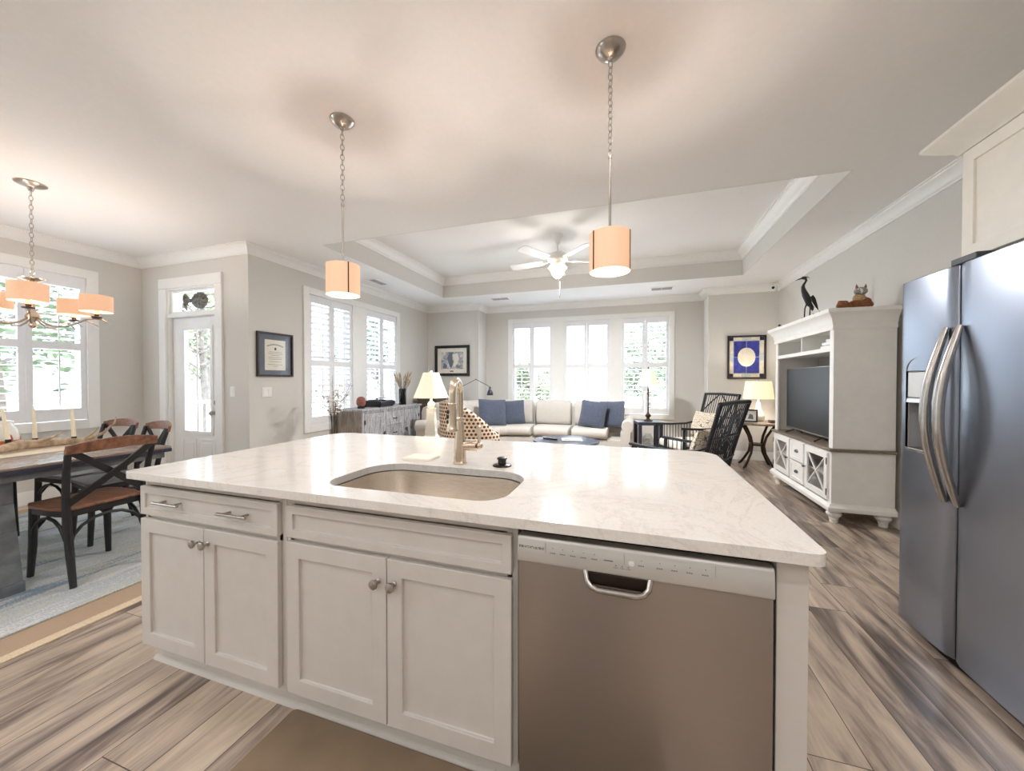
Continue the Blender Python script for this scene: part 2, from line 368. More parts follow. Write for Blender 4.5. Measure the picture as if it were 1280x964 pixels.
# ------------------------------------------------------------------ mesh helpers
class MB:
    """collects shapes and links them as ONE mesh object"""
    def __init__(s, M4=None):
        s.v = []; s.f = []; s.mi = []; s.uv = {}; s.cur = 0
        s.M = M4 or Matrix.Identity(4)
    def add(s, vs, fs):
        b = len(s.v)
        s.v += [s.M @ Vector(p) for p in vs]
        for f in fs:
            s.f.append([b + i for i in f]); s.mi.append(s.cur)
        return b
    def box(s, x0, x1, y0, y1, z0, z1):
        vs = [(x, y, z) for z in (z0, z1) for y in (y0, y1) for x in (x0, x1)]
        s.add(vs, [(0, 2, 3, 1), (4, 5, 7, 6), (0, 1, 5, 4), (2, 6, 7, 3), (0, 4, 6, 2), (1, 3, 7, 5)])
    def bar(s, p0, p1, w, h, up=(0, 0, 1)):
        """a straight rectangular bar from p0 to p1"""
        p0, p1 = Vector(p0), Vector(p1); d = (p1 - p0).normalized()
        a = d.cross(Vector(up))
        if a.length < 1e-4: a = d.cross(Vector((1, 0, 0)))
        a.normalize(); b = a.cross(d)
        vs = []
        for p in (p0, p1):
            for (i, j) in ((-1, -1), (1, -1), (1, 1), (-1, 1)):
                vs.append(p + a * (i * w / 2) + b * (j * h / 2))
        s.add(vs, [(0, 1, 2, 3), (7, 6, 5, 4), (0, 4, 5, 1), (1, 5, 6, 2), (2, 6, 7, 3), (3, 7, 4, 0)])
    def tube(s, pts, r, n=8, closed=False, caps=True, flat=1.0, up=None):
        """a round tube through points; r a number or a list"""
        P = [Vector(p) for p in pts]; k = len(P)
        R = r if isinstance(r, (list, tuple)) else [r] * k
        rings = []; ref = None
        for i in range(k):
            if closed: d = P[(i + 1) % k] - P[i - 1]
            else: d = P[min(i + 1, k - 1)] - P[max(i - 1, 0)]
            d.normalize()
            if ref is None:
                ref = Vector(up) if up else (Vector((0, 0, 1)) if abs(d.z) < 0.9 else Vector((1, 0, 0)))
            a = d.cross(ref)
            if a.length < 1e-5: a = d.orthogonal()
            a.normalize(); b = a.cross(d).normalized(); ref = b
            rings.append([P[i] + (a * math.cos(2 * PI * j / n) + b * math.sin(2 * PI * j / n) * flat) * R[i] for j in range(n)])
        vs = [q for rg in rings for q in rg]; fs = []
        m = k if closed else k - 1
        for i in range(m):
            i2 = (i + 1) % k
            for j in range(n):
                fs.append((i * n + j, i * n + (j + 1) % n, i2 * n + (j + 1) % n, i2 * n + j))
        if caps and not closed:
            fs.append(tuple(range(n))); fs.append(tuple((k - 1) * n + j for j in range(n - 1, -1, -1)))
        s.add(vs, fs)
    def cyl(s, p0, p1, r0, r1=None, n=16):
        s.tube([p0, p1], [r0, r1 if r1 is not None else r0], n)
    def lathe(s, prof, c=(0, 0, 0), n=24, sx=1, sy=1, a0=0.0):
        """prof: (radius, z) from bottom to top, closed onto the axis at both ends"""
        vs = []; fs = []
        k = len(prof)
        for (r, z) in prof:
            for j in range(n):
                t = 2 * PI * j / n + a0
                vs.append((c[0] + r * math.cos(t) * sx, c[1] + r * math.sin(t) * sy, c[2] + z))
        for i in range(k - 1):
            for j in range(n):
                fs.append((i * n + j, i * n + (j + 1) % n, (i + 1) * n + (j + 1) % n, (i + 1) * n + j))
        if prof[0][0] > 1e-5: fs.append(tuple(range(n - 1, -1, -1)))
        if prof[-1][0] > 1e-5: fs.append(tuple((k - 1) * n + j for j in range(n)))
        s.add(vs, fs)
    def shell(s, prof, c=(0, 0, 0), n=24, th=0.003, sx=1, sy=1, a0=0.0):
        """an open thin wall of revolution (lampshade, bowl)"""
        inner = [(max(r - th, 1e-4), z) for r, z in prof][::-1]
        pr = prof + inner; k = len(pr); vs = []; fs = []
        for (r, z) in pr:
            for j in range(n):
                t = 2 * PI * j / n + a0
                vs.append((c[0] + r * math.cos(t) * sx, c[1] + r * math.sin(t) * sy, c[2] + z))
        for i in range(k):
            i2 = (i + 1) % k
            for j in range(n):
                fs.append((i * n + j, i * n + (j + 1) % n, i2 * n + (j + 1) % n, i2 * n + j))
        s.add(vs, fs)
    def ball(s, c, rx, ry=None, rz=None, n=16, m=10, M3=None):
        ry = ry or rx; rz = rz or rx
        vs = []; fs = []; c = Vector(c)
        for i in range(1, m):
            ph = PI * i / m
            for j in range(n):
                t = 2 * PI * j / n
                q = Vector((rx * math.sin(ph) * math.cos(t), ry * math.sin(ph) * math.sin(t), -rz * math.cos(ph)))
                vs.append(c + (M3 @ q if M3 else q))
        top = Vector((0, 0, rz)); 
        vs.append(c - (M3 @ top if M3 else top)); vs.append(c + (M3 @ top if M3 else top))
        nb, nt = len(vs) - 2, len(vs) - 1
        for i in range(m - 2):
            for j in range(n):
                fs.append((i * n + j, i * n + (j + 1) % n, (i + 1) * n + (j + 1) % n, (i + 1) * n + j))
        for j in range(n):
            fs.append((nb, (j + 1) % n, j)); fs.append((nt, (m - 2) * n + j, (m - 2) * n + (j + 1) % n))
        s.add(vs, fs)
    def prism(s, poly, a0, a1, axis='z'):
        """extrude a 2D polygon along an axis; poly in (x,y) for z, (x,z) for y, (y,z) for x"""
        def P(p, a):
            return {'z': (p[0], p[1], a), 'y': (p[0], a, p[1]), 'x': (a, p[0], p[1])}[axis]
        n = len(poly)
        vs = [P(p, a0) for p in poly] + [P(p, a1) for p in poly]
        fs = [tuple(range(n)), tuple(range(2 * n - 1, n - 1, -1))]
        for i in range(n):
            fs.append((i, (i + 1) % n, n + (i + 1) % n, n + i))
        s.add(vs, fs)
    def sweep(s, path, prof, side=1, closed=False):
        """sweep a closed profile (d, z) along a plan path with mitred corners; d grows to the left of travel (side=1)"""
        P = [Vector((p[0], p[1])) for p in path]; k = len(P); n = len(prof)
        offs = []
        for i in range(k):
            if closed: d0 = (P[i] - P[i - 1]).normalized(); d1 = (P[(i + 1) % k] - P[i]).normalized()
            else:
                d0 = (P[i] - P[i - 1]).normalized() if i > 0 else None
                d1 = (P[i + 1] - P[i]).normalized() if i < k - 1 else None
                d0 = d0 or d1; d1 = d1 or d0
            n0 = Vector((-d0.y, d0.x)) * side; n1 = Vector((-d1.y, d1.x)) * side
            b = (n0 + n1); b.normalize()
            offs.append(b / max(0.2, b.dot(n0)))
        vs = []
        for i in range(k):
            for (d, z) in prof:
                q = P[i] + offs[i] * d
                vs.append((q.x, q.y, z))
        fs = []
        m = k if closed else k - 1
        for i in range(m):
            i2 = (i + 1) % k
            for j in range(n):
                fs.append((i * n + j, i * n + (j + 1) % n, i2 * n + (j + 1) % n, i2 * n + j))
        if not closed:
            fs.append(tuple(range(n))); fs.append(tuple((k - 1) * n + j for j in range(n - 1, -1, -1)))
        s.add(vs, fs)
    def loft(s, rings, closed=False):
        """rings of equal length joined into one skin with end caps"""
        n = len(rings[0]); k = len(rings)
        vs = [q for r in rings for q in r]; fs = []
        for i in range(k if closed else k - 1):
            i2 = (i + 1) % k
            for j in range(n):
                fs.append((i * n + j, i * n + (j + 1) % n, i2 * n + (j + 1) % n, i2 * n + j))
        if not closed:
            fs.append(tuple(range(n - 1, -1, -1))); fs.append(tuple((k - 1) * n + j for j in range(n)))
        s.add(vs, fs)
    def shaker(s, x0, x1, z0, z1, yf, th=0.02, fr=0.055, rec=0.008):
        """shaker door or drawer front facing -y, its face at yf"""
        a = [(x0, z0), (x1, z0), (x1, z1), (x0, z1)]
        b = [(x0 + fr, z0 + fr), (x1 - fr, z0 + fr), (x1 - fr, z1 - fr), (x0 + fr, z1 - fr)]
        vs = [(x, yf + th, z) for x, z in a] + [(x, yf, z) for x, z in a] + [(x, yf, z) for x, z in b] + [(x, yf + rec, z) for x, z in b]
        fs = [(0, 1, 2, 3)]
        for i in range(4):
            j = (i + 1) % 4
            fs += [(i, j, 4 + j, 4 + i), (4 + i, 4 + j, 8 + j, 8 + i), (8 + i, 8 + j, 12 + j, 12 + i)]
        fs.append((12, 13, 14, 15))
        s.add(vs, fs)
    def build(s, name, mats, parent=None, bevel=0, seg=2, smooth=35, sub=0, flip=False):
        me = bpy.data.meshes.new(name)
        me.from_pydata([tuple(v) for v in s.v], [], s.f)
        if not isinstance(mats, (list, tuple)): mats = [mats]
        for m in mats: me.materials.append(m)
        for p, i in zip(me.polygons, s.mi): p.material_index = i
        bm = bmesh.new(); bm.from_mesh(me)
        bmesh.ops.recalc_face_normals(bm, faces=bm.faces[:])
        bm.to_mesh(me); bm.free()
        if smooth:
            for p in me.polygons: p.use_smooth = True
            me.set_sharp_from_angle(angle=math.radians(smooth))
        o = bpy.data.objects.new(name, me); COL.objects.link(o)
        if parent: o.parent = parent
        if bevel:
            md = o.modifiers.new('bevel', 'BEVEL'); md.width = bevel; md.segments = seg; md.limit_method = 'ANGLE'; md.angle_limit = math.radians(40)
            md.harden_normals = False
        if sub:
            md = o.modifiers.new('sub', 'SUBSURF'); md.levels = sub; md.render_levels = sub
        return o

def tag(o, label=None, cat=None, group=None, kind=None):
    if label: o['label'] = label
    if cat: o['category'] = cat
    if group: o['group'] = group
    if kind: o['kind'] = kind
    return o
def thing(name, label, cat, loc=(0, 0, 0), rz=0.0, group=None):
    o = bpy.data.objects.new(name, None); COL.objects.link(o)
    o.empty_display_size = 0.1
    o.location = loc; o.rotation_euler = (0, 0, rz)
    return tag(o, label, cat, group)
def struct(o): o['kind'] = 'structure'; return o
def copy_tree(o, parent=None):
    c = o.copy(); COL.objects.link(c)
    if parent is not None: c.parent = parent
    for ch in list(o.children):
        if ch.type == 'LIGHT':
            l = ch.copy(); COL.objects.link(l); l.parent = c
        else: copy_tree(ch, c)
    return c
def T(x=0, y=0, z=0, rz=0.0, rx=0.0, ry=0.0):
    return Matrix.Translation((x, y, z)) @ Euler((rx, ry, rz)).to_matrix().to_4x4()
def arc(c, r, a0, a1, n, plane='xz', sq=1.0):
    out = []
    for i in range(n + 1):
        a = math.radians(a0 + (a1 - a0) * i / n)
        u, v = math.cos(a) * r, math.sin(a) * r * sq
        out.append({'xz': (c[0] + u, c[1], c[2] + v), 'yz': (c[0], c[1] + u, c[2] + v), 'xy': (c[0] + u, c[1] + v, c[2])}[plane])
    return out
def rrect(x0, x1, y0, y1, r, n=6):
    """rounded rectangle outline; r one radius or four (from lower left, anticlockwise)"""
    R = r if isinstance(r, (list, tuple)) else [r] * 4
    pts = []
    for (cx, cy, a, q) in ((x0, y0, 180, R[0]), (x1, y0, 270, R[1]), (x1, y1, 0, R[2]), (x0, y1, 90, R[3])):
        ox = cx + q if cx == x0 else cx - q; oy = cy + q if cy == y0 else cy - q
        for i in range(n + 1):
            t = math.radians(a + 90 * i / n)
            pts.append((ox + q * math.cos(t), oy + q * math.sin(t)))
    return pts
def soft_ring(path_pt, nrm, prof, k=1.0, cen=(0, 0)):
    out = []
    for (d, z) in prof:
        dd = cen[0] + (d - cen[0]) * k; zz = cen[1] + (z - cen[1]) * k
        out.append((path_pt[0] + nrm[0] * dd, path_pt[1] + nrm[1] * dd, zz))
    return out
def resample(path, n):
    P = [Vector(p) for p in path]; L = [0]
    for i in range(len(P) - 1): L.append(L[-1] + (P[i + 1] - P[i]).length)
    out = []
    for i in range(n + 1):
        t = L[-1] * i / n; j = 0
        while j < len(L) - 2 and L[j + 1] < t: j += 1
        f = (t - L[j]) / max(1e-9, L[j + 1] - L[j]); out.append(P[j].lerp(P[j + 1], f))
    return out
def soft_sweep(mb, path, prof, side=1, end=0.03, n=10):
    """a padded length of upholstery: the profile swept along the path, its ends rounded over"""
    P = resample([(p[0], p[1], 0) for p in path], n); k = len(P)
    cen = (sum(p[0] for p in prof) / len(prof), sum(p[1] for p in prof) / len(prof))
    rings = []
    for i in range(k):
        d = (P[min(i + 1, k - 1)] - P[max(i - 1, 0)]).normalized(); nm = (-d.y * side, d.x * side)
        if i == 0:
            for (e, s) in ((0.0, 0.90), (0.35, 0.965), (1.0, 1.0)): rings.append(soft_ring(P[0] + d * (end * e), nm, prof, s, cen))
        elif i == k - 1:
            for (e, s) in ((1.0, 1.0), (0.35, 0.965), (0.0, 0.90)): rings.append(soft_ring(P[-1] - d * (end * e), nm, prof, s, cen))
        else: rings.append(soft_ring(P[i], nm, prof, 1.0, cen))
    mb.loft(rings)
def pillow(mb, w, h, t, n=12, p=2.6):
    """square scatter cushion standing in the xz plane, centred on the origin"""
    top = []; bot = []
    idx = {}
    vs = []
    for sgn in (1, -1):
        for i in range(n + 1):
            for j in range(n + 1):
                u = -1 + 2 * i / n; v = -1 + 2 * j / n
                if sgn == -1 and (i in (0, n) or j in (0, n)):
                    idx[(sgn, i, j)] = idx[(1, i, j)]; continue
                th = (1 - abs(u) ** p) ** 0.5 * (1 - abs(v) ** p) ** 0.5 * t / 2
                pin = 1 - 0.06 * (1 - abs(u * v))  * (abs(u) ** 6 + abs(v) ** 6) / 1.5
                idx[(sgn, i, j)] = len(vs); vs.append((u * w / 2 * pin, sgn * th, v * h / 2 * pin))
    fs = []
    for sgn in (1, -1):
        for i in range(n):
            for j in range(n):
                q = [idx[(sgn, i, j)], idx[(sgn, i + 1, j)], idx[(sgn, i + 1, j + 1)], idx[(sgn, i, j + 1)]]
                fs.append(tuple(q if sgn == -1 else q[::-1]))
    mb.add(vs, fs)
def poly_hole(name, outer, inner, z0, z1, mat, parent=None):
    """a slab with a hole, from two plan outlines"""
    bm = bmesh.new()
    rows = []
    for pts in (outer, inner):
        a = [bm.verts.new((x, y, z1)) for x, y in pts]; b = [bm.verts.new((x, y, z0)) for x, y in pts]
        rows.append((a, b))
    for a, b in rows:
        for i in range(len(a)):
            j = (i + 1) % len(a); bm.faces.new((a[i], a[j], b[j], b[i]))
    for w in (0, 1):
        ed = []
        for a in (rows[0][w], rows[1][w]):
            for i in range(len(a)):
                e = bm.edges.get((a[i], a[(i + 1) % len(a)])); ed.append(e)
        bmesh.ops.triangle_fill(bm, use_beauty=True, edges=ed)
    bmesh.ops.recalc_face_normals(bm, faces=bm.faces[:])
    me = bpy.data.meshes.new(name); bm.to_mesh(me); bm.free(); me.materials.append(mat)
    o = bpy.data.objects.new(name, me); COL.objects.link(o)
    if parent: o.parent = parent
    for p in me.polygons: p.use_smooth = True
    me.set_sharp_from_angle(angle=math.radians(30))
    md = o.modifiers.new('bevel', 'BEVEL'); md.width = 0.005; md.segments = 2; md.limit_method = 'ANGLE'; md.angle_limit = math.radians(50)
    return o
def text_mesh(name, body, size, mat, parent, M4, extrude=0.0004):
    cu = bpy.data.curves.new(name, 'FONT'); cu.body = body; cu.size = size; cu.extrude = extrude
    cu.align_x = 'CENTER'; cu.align_y = 'CENTER'
    tmp = bpy.data.objects.new(name + '_tmp', cu); COL.objects.link(tmp)
    dg = bpy.context.evaluated_depsgraph_get()
    me = bpy.data.meshes.new_from_object(tmp.evaluated_get(dg))
    bpy.data.objects.remove(tmp); bpy.data.curves.remove(cu)
    me.transform(M4); me.materials.clear(); me.materials.append(mat)
    o = bpy.data.objects.new(name, me); COL.objects.link(o)
    if parent: o.parent = parent
    return o

# ------------------------------------------------------------------ the room
H = 2.80          # ceiling
XL, XD, XR = -4.08, -5.92, 2.20      # living left wall, dining left wall, right wall
YD, YP, YB, YK = 3.05, 6.88, 7.30, -2.6    # dining front wall, piers, window wall, kitchen back wall
AX0, AX1 = -2.93, 1.20               # window alcove
TH = 0.16
def wall(name, axis, pos, a0, a1, holes=(), z1=H + 0.5, out=1, mat=None):
    """wall standing on the plane axis=pos, thickness TH to the out side; holes (a0,a1,z0,z1)"""
    mb = MB()
    A = sorted({a0, a1, *[h[0] for h in holes], *[h[1] for h in holes]}); Z = sorted({0.0, z1, *[h[2] for h in holes], *[h[3] for h in holes]})
    p0, p1 = (pos, pos + TH * out) if out > 0 else (pos + TH * out, pos)
    for i in range(len(A) - 1):
        for j in range(len(Z) - 1):
            ca, cz = (A[i] + A[i + 1]) / 2, (Z[j] + Z[j + 1]) / 2
            if any(h[0] < ca < h[1] and h[2] < cz < h[3] for h in holes): continue
            if axis == 'x': mb.box(p0, p1, A[i], A[i + 1], Z[j], Z[j + 1])
            else: mb.box(A[i], A[i + 1], p0, p1, Z[j], Z[j + 1])
    o = mb.build(name, mat or M['wall'], smooth=0)
    bm = bmesh.new(); bm.from_mesh(o.data)
    bmesh.ops.remove_doubles(bm, verts=bm.verts[:], dist=1e-5)
    dup = {}
    for f in bm.faces: dup.setdefault(tuple(round(c, 4) for c in f.calc_center_median()), []).append(f)
    bmesh.ops.delete(bm, geom=[f for fs in dup.values() if len(fs) > 1 for f in fs], context='FACES_ONLY')
    bmesh.ops.recalc_face_normals(bm, faces=bm.faces[:])
    bm.to_mesh(o.data); bm.free()
    return struct(o)
mb = MB(); mb.box(XD - TH, XR + TH, YK - TH, YB + TH, -0.12, 0.0); struct(mb.build('floor', M['floor'], smooth=0))
# window openings: (start, end, sill, head)
LW = (3.84, 5.80, 0.66, 2.45)
BW = (-2.37, 0.66, 0.64, 2.47)
DW_ = (1.62, 2.56, 0.82, 2.46)
wall('wall_left', 'x', XL, YD, YP + TH, [LW], out=-1)
wall('wall_dining_left', 'x', XD, YK - TH, YD + TH, [DW_, (-1.9, -0.5, 0.8, 2.46)], out=-1)
wall('wall_dining_front', 'y', YD, XD, XL - TH, [(-5.46, -4.57, 0.0, 2.41)], out=1)
wall('wall_pier_left', 'y', YP, XL, AX0, out=1)
wall('wall_alcove_left', 'x', AX0, YP + TH, YB + TH, out=-1)
wall('wall_back', 'y', YB, AX0, AX1, [BW], out=1)
wall('wall_alcove_right', 'x', AX1, YP + TH, YB + TH, out=1)
wall('wall_pier_right', 'y', YP, AX1, XR + TH, out=1)
wall('wall_right', 'x', XR, YK - TH, YP, out=1)
wall('wall_kitchen', 'y', YK, XD, XR, out=-1)
# ceiling with the raised tray
TX0, TX1, TY0, TY1, TZ = -3.31, 1.51, 3.32, 6.12, 3.14
mb = MB()
for (x0, x1, y0, y1) in ((XD, XR, YK, YD), (XL, XR, YD, TY0), (XL, TX0, TY0, TY1), (TX1, XR, TY0, TY1), (XL, XR, TY1, YP), (AX0, AX1, YP, YB)):
    mb.box(x0, x1, y0, y1, H, H + 0.34)
struct(mb.build('ceiling', M['ceiling'], smooth=0))
mb = MB(); mb.box(TX0, TX1, TY0, TY1, TZ, TZ + 0.1); struct(mb.build('ceiling_tray', M['ceiling'], smooth=0))
mb = MB(); e = 0.006
mb.box(TX0, TX0 + e, TY0 + e, TY1 - e, H - 0.001, TZ); mb.box(TX1 - e, TX1, TY0 + e, TY1 - e, H - 0.001, TZ)
mb.box(TX0, TX1, TY0, TY0 + e, H - 0.001, TZ); mb.box(TX0, TX1, TY1 - e, TY1, H - 0.001, TZ)
struct(mb.build('trim_1', M['wall'], smooth=0))
def crown(z, s=1.0):
    p = [(0, -0.105), (0.012, -0.105), (0.016, -0.092), (0.024, -0.086), (0.030, -0.072), (0.044, -0.048), (0.066, -0.030), (0.078, -0.024), (0.082, -0.012), (0.094, -0.010), (0.094, 0), (0, 0)]
    return [(d * s, z + q * s) for d, q in p]
mb = MB()
mb.sweep([(XR, 2.46), (XR, YP), (AX1, YP), (AX1, YB), (AX0, YB), (AX0, YP), (XL, YP), (XL, YD), (XD, YD), (XD, YK)], crown(H), 1)
struct(mb.build('trim_2', M['trim'], smooth=30))
mb = MB()
mb.sweep([(TX0 + e, TY0 + e), (TX1 - e, TY0 + e), (TX1 - e, TY1 - e), (TX0 + e, TY1 - e)], crown(TZ, 1.15), 1, True)
struct(mb.build('trim_3', M['trim'], smooth=30))
BP = [(0, 0), (0.016, 0), (0.016, 0.105), (0.011, 0.125), (0.008, 0.14), (0, 0.14)]
for nm, path in (('baseboard_right', [(XR, 2.5), (XR, YP), (AX1, YP), (AX1, YB)]), ('baseboard_back', [(AX1, YB), (AX0, YB), (AX0, YP), (XL, YP)]),
                 ('baseboard_left', [(XL, YP), (XL, YD), (-4.45, YD)]), ('baseboard_dining', [(-5.58, YD), (XD, YD), (XD, YK)])):
    mb = MB(); mb.sweep(path, BP, 1); struct(mb.build(nm, M['trim'], smooth=30))

# ------------------------------------------------------------------ windows with plantation shutters
def shutter_window(name, M4, a0, a1, z0, z1, groups, rail, tilt, casing=0.09, apron=0.0, bottom=0.11, top=0.10, pitch=0.076, rods=True):
    """built in local axes: x along the wall, +y into the room from the wall face at y=0"""
    mb = MB(M4)
    c = casing
    mb.box(a0 - c + .02, a0 + .02, 0, 0.022, z0 - c + .02, z1 + c - .02); mb.box(a1 - .02, a1 + c - .02, 0, 0.022, z0 - c + .02, z1 + c - .02)
    mb.box(a0 + .02, a1 - .02, 0, 0.022, z1 - .02, z1 + c - .02); mb.box(a0 + .02, a1 - .02, 0, 0.022, z0 - c + .02, z0 + .02)
    # jamb lining
    mb.box(a0 + .001, a0 + .02, -TH + .002, 0, z0 + .001, z1 - .001); mb.box(a1 - .02, a1 - .001, -TH + .002, 0, z0 + .001, z1 - .001)
    mb.box(a0 + .02, a1 - .02, -TH + .002, 0, z0 + .001, z0 + .02); mb.box(a0 + .02, a1 - .02, -TH + .002, 0, z1 - .02, z1 - .001)
    for i in range(len(groups) - 1):
        mb.box(groups[i][1], groups[i + 1][0], -TH + .01, 0.018, z0 + .021, z1 - .021)
    w = struct(mb.build(name, M['trim'], bevel=0.003, smooth=30))
    for (g0, g1) in groups:
        g0 = max(g0, a0 + .021); g1 = min(g1, a1 - .021)
        # sash and glass behind the shutters
        mb = MB(M4)
        mid = (z0 + z1) / 2
        for (u0, u1, v0, v1) in ((g0, g0 + .035, z0 + .021, z1 - .021), (g1 - .035, g1, z0 + .021, z1 - .021), (g0 + .035, g1 - .035, z0 + .021, z0 + .056), (g0 + .035, g1 - .035, z1 - .056, z1 - .021), (g0 + .035, g1 - .035, mid - .015, mid + .015)):
            mb.box(u0, u1, -0.135, -0.10, v0, v1)
        mb.build('window_sash', M['trim'], w, smooth=0)
        mb = MB(M4); mb.box(g0 + .03, g1 - .03, -0.121, -0.115, z0 + .05, z1 - .05); mb.build('pane', M['glass'], w, smooth=0)
        gm = (g0 + g1) / 2
        for (p0, p1) in ((g0 + .002, gm - .002), (gm + .002, g1 - .002)):
            mb = MB(M4); st = 0.047
            y0, y1 = -0.028, 0.0
            b0, b1 = z0 + .023, z1 - .023
            mb.box(p0, p0 + st, y0, y1, b0, b1); mb.box(p1 - st, p1, y0, y1, b0, b1)
            mb.box(p0 + st, p1 - st, y0, y1, b0, b0 + bottom); mb.box(p0 + st, p1 - st, y0, y1, b1 - top, b1)
            mb.box(p0 + st, p1 - st, y0, y1, rail - .04, rail + .04)
            for (s0, s1, sec) in ((b0 + bottom, rail - .04, 0), (rail + .04, b1 - top, 1)):
                n = max(1, round((s1 - s0) / pitch)); st_ = (s1 - s0) / n
                ang = math.radians(tilt[sec] if isinstance(tilt, (list, tuple)) else tilt)
                for k in range(n):
                    zc = s0 + st_ * (k + .5)
                    dy, dz = math.cos(ang) * 0.037, math.sin(ang) * 0.037
                    t = 0.0055
                    ny, nz = -math.sin(ang) * t, math.cos(ang) * t
                    yc = -0.014
                    pr = [(yc - dy, zc - dz), (yc + ny, zc + nz), (yc + dy, zc + dz), (yc - ny, zc - nz)]
                    mb.prism(pr, p0 + st + .001, p1 - st - .001, 'x')
            ob = mb.build('shutter_panel', M['shutter'], w, bevel=0, smooth=20)
            if rods:
                for (s0, s1) in ((b0 + bottom + .03, rail - .06), (rail + .06, b1 - top - .03)):
                    mb = MB(M4); ang = math.radians(tilt[0] if isinstance(tilt, (list, tuple)) else tilt)
                    xx = (p0 + p1) / 2; mb.box(xx - .005, xx + .005, 0.026, 0.036, s0, s1)
                    mb.build('tilt_rod', M['shutter'], ob, smooth=0)
    return w
# back wall: local x = world -x so that +y comes into the room
MBK = Matrix.Translation((0, YB, 0)) @ Matrix.Rotation(PI, 4, 'Z')
shutter_window('window_1', MBK, -BW[1], -BW[0], BW[2], BW[3], [(-.66, .19), (.41, 1.27), (1.52, 2.37)], 1.57, (6, 9))
MLW = Matrix.Translation((XL, 0, 0)) @ Matrix.Rotation(-PI / 2, 4, 'Z')   # local +y -> world +x, local x -> world -y
shutter_window('window_2', MLW, -LW[1], -LW[0], LW[2], LW[3], [(-5.80, -4.95), (-4.66, -3.84)], 1.52, (20, 24))
MDW = Matrix.Translation((XD, 0, 0)) @ Matrix.Rotation(-PI / 2, 4, 'Z')
shutter_window('window_3', MDW, -DW_[1], -DW_[0], DW_[2], DW_[3], [(-2.56, -1.62)], 1.66, (1, 12), casing=0.10, bottom=0.13, top=0.13)
mb = MB()   # unseen plain window, added beside the kitchen to let in more daylight
for (a, b, c_, d) in ((-1.9, -1.84, .8, 2.46), (-.56, -.5, .8, 2.46), (-1.23, -1.17, .86, 2.40), (-1.84, -.56, .8, .86), (-1.84, -.56, 2.40, 2.46)): mb.box(XD - .10, XD - .05, a + .001, b - .001, c_ + .001, d - .001)
w4 = struct(mb.build('fill_window', M['trim'], smooth=0))
mb = MB(); mb.box(XD - .078, XD - .072, -1.83, -.57, .87, 2.39); mb.build('pane', M['glass'], w4, smooth=0)

# ------------------------------------------------------------------ porch door with transom
d0, d1 = -5.46, -4.57
mb = MB()
c = 0.10
mb.box(d0 - c, d0 + .015, YD - .026, YD, 0, 2.3995); mb.box(d1 - .015, d1 + c, YD - .026, YD, 0, 2.3995)
mb.box(d0 - c, d1 + c, YD - .028, YD, 2.40, 2.525)
mb.box(d0 + .001, d0 + .03, YD, YD + TH - .004, 0.0, 2.409); mb.box(d1 - .03, d1 - .001, YD, YD + TH - .004, 0.0, 2.409)
mb.box(d0 + .03, d1 - .03, YD, YD + TH - .004, 2.385, 2.409)
mb.box(d0 + .03, d1 - .03, YD - .01, YD + TH - .004, 2.05, 2.10)
fr = struct(mb.build('trim_4', M['trim'], bevel=0.004, smooth=30))
dr = thing('door_1', None, None, (0, 0, 0)); dr['kind'] = 'structure'
s0, s1 = d0 + .034, d1 - .034
yd0, yd1 = YD + .05, YD + .095
mb = MB()
gx0, gx1, gz0, gz1 = -5.22, -4.75, 0.66, 1.905
for (u0, u1, v0, v1) in ((s0, gx0, 0.008, 2.045), (gx1, s1, 0.008, 2.045), (gx0, gx1, 0.008, gz0), (gx0, gx1, gz1, 2.045)):
    mb.box(u0, u1, yd0, yd1, v0, v1)
for (u0, u1) in ((-5.27, -5.02), (-4.95, -4.70)):
    for (e_, z0_, z1_) in ((0, .16, .58),):
        mb.box(u0, u1, yd0 - .006, yd0, z0_, z0_ + .02); mb.box(u0, u1, yd0 - .006, yd0, z1_ - .02, z1_)
        mb.box(u0, u0 + .02, yd0 - .006, yd0, z0_ + .02, z1_ - .02); mb.box(u1 - .02, u1, yd0 - .006, yd0, z0_ + .02, z1_ - .02)
        mb.box(u0 + .05, u1 - .05, yd0 - .005, yd0, z0_ + .05, z1_ - .05)
mb.build('door_slab', M['trim'], dr, bevel=0.003, smooth=30)
mb = MB()
for (u0, u1, v0, v1) in ((gx0 - .03, gx0 + .012, gz0 - .03, gz1 + .03), (gx1 - .012, gx1 + .03, gz0 - .03, gz1 + .03), (gx0 + .012, gx1 - .012, gz0 - .03, gz0 + .012), (gx0 + .012, gx1 - .012, gz1 - .012, gz1 + .03)):
    mb.box(u0, u1, yd0 - .014, yd0, v0, v1)
mb.box(-4.995, -4.975, yd0 - .012, yd0 - .002, gz0 + .012, gz1 - .012)
mb.build('glass_bead', M['trim'], dr, bevel=0.003, smooth=30)
mb = MB(); mb.box(gx0 + .002, gx1 - .002, yd0 + .02, yd0 + .026, gz0 + .002, gz1 - .002); mb.build('pane', M['glass'], dr, smooth=0)
mb = MB(); mb.cyl((-4.67, yd0, 1.02), (-4.67, yd0 - .018, 1.02), .028); mb.cyl((-4.67, yd0, .9), (-4.67, yd0 - .012, .9), .03)
mb.cyl((-4.67, yd0 - .012, .9), (-4.67, yd0 - .05, .9), .011); mb.ball((-4.67, yd0 - .06, .9), .028)
mb.build('door_knob', M['nickel'], dr)
mb = MB(); mb.box(d0 + .032, d1 - .032, YD + .07, YD + .076, 2.102, 2.383); w = struct(mb.build('window_5', M['glass'], smooth=0))
mb = MB()
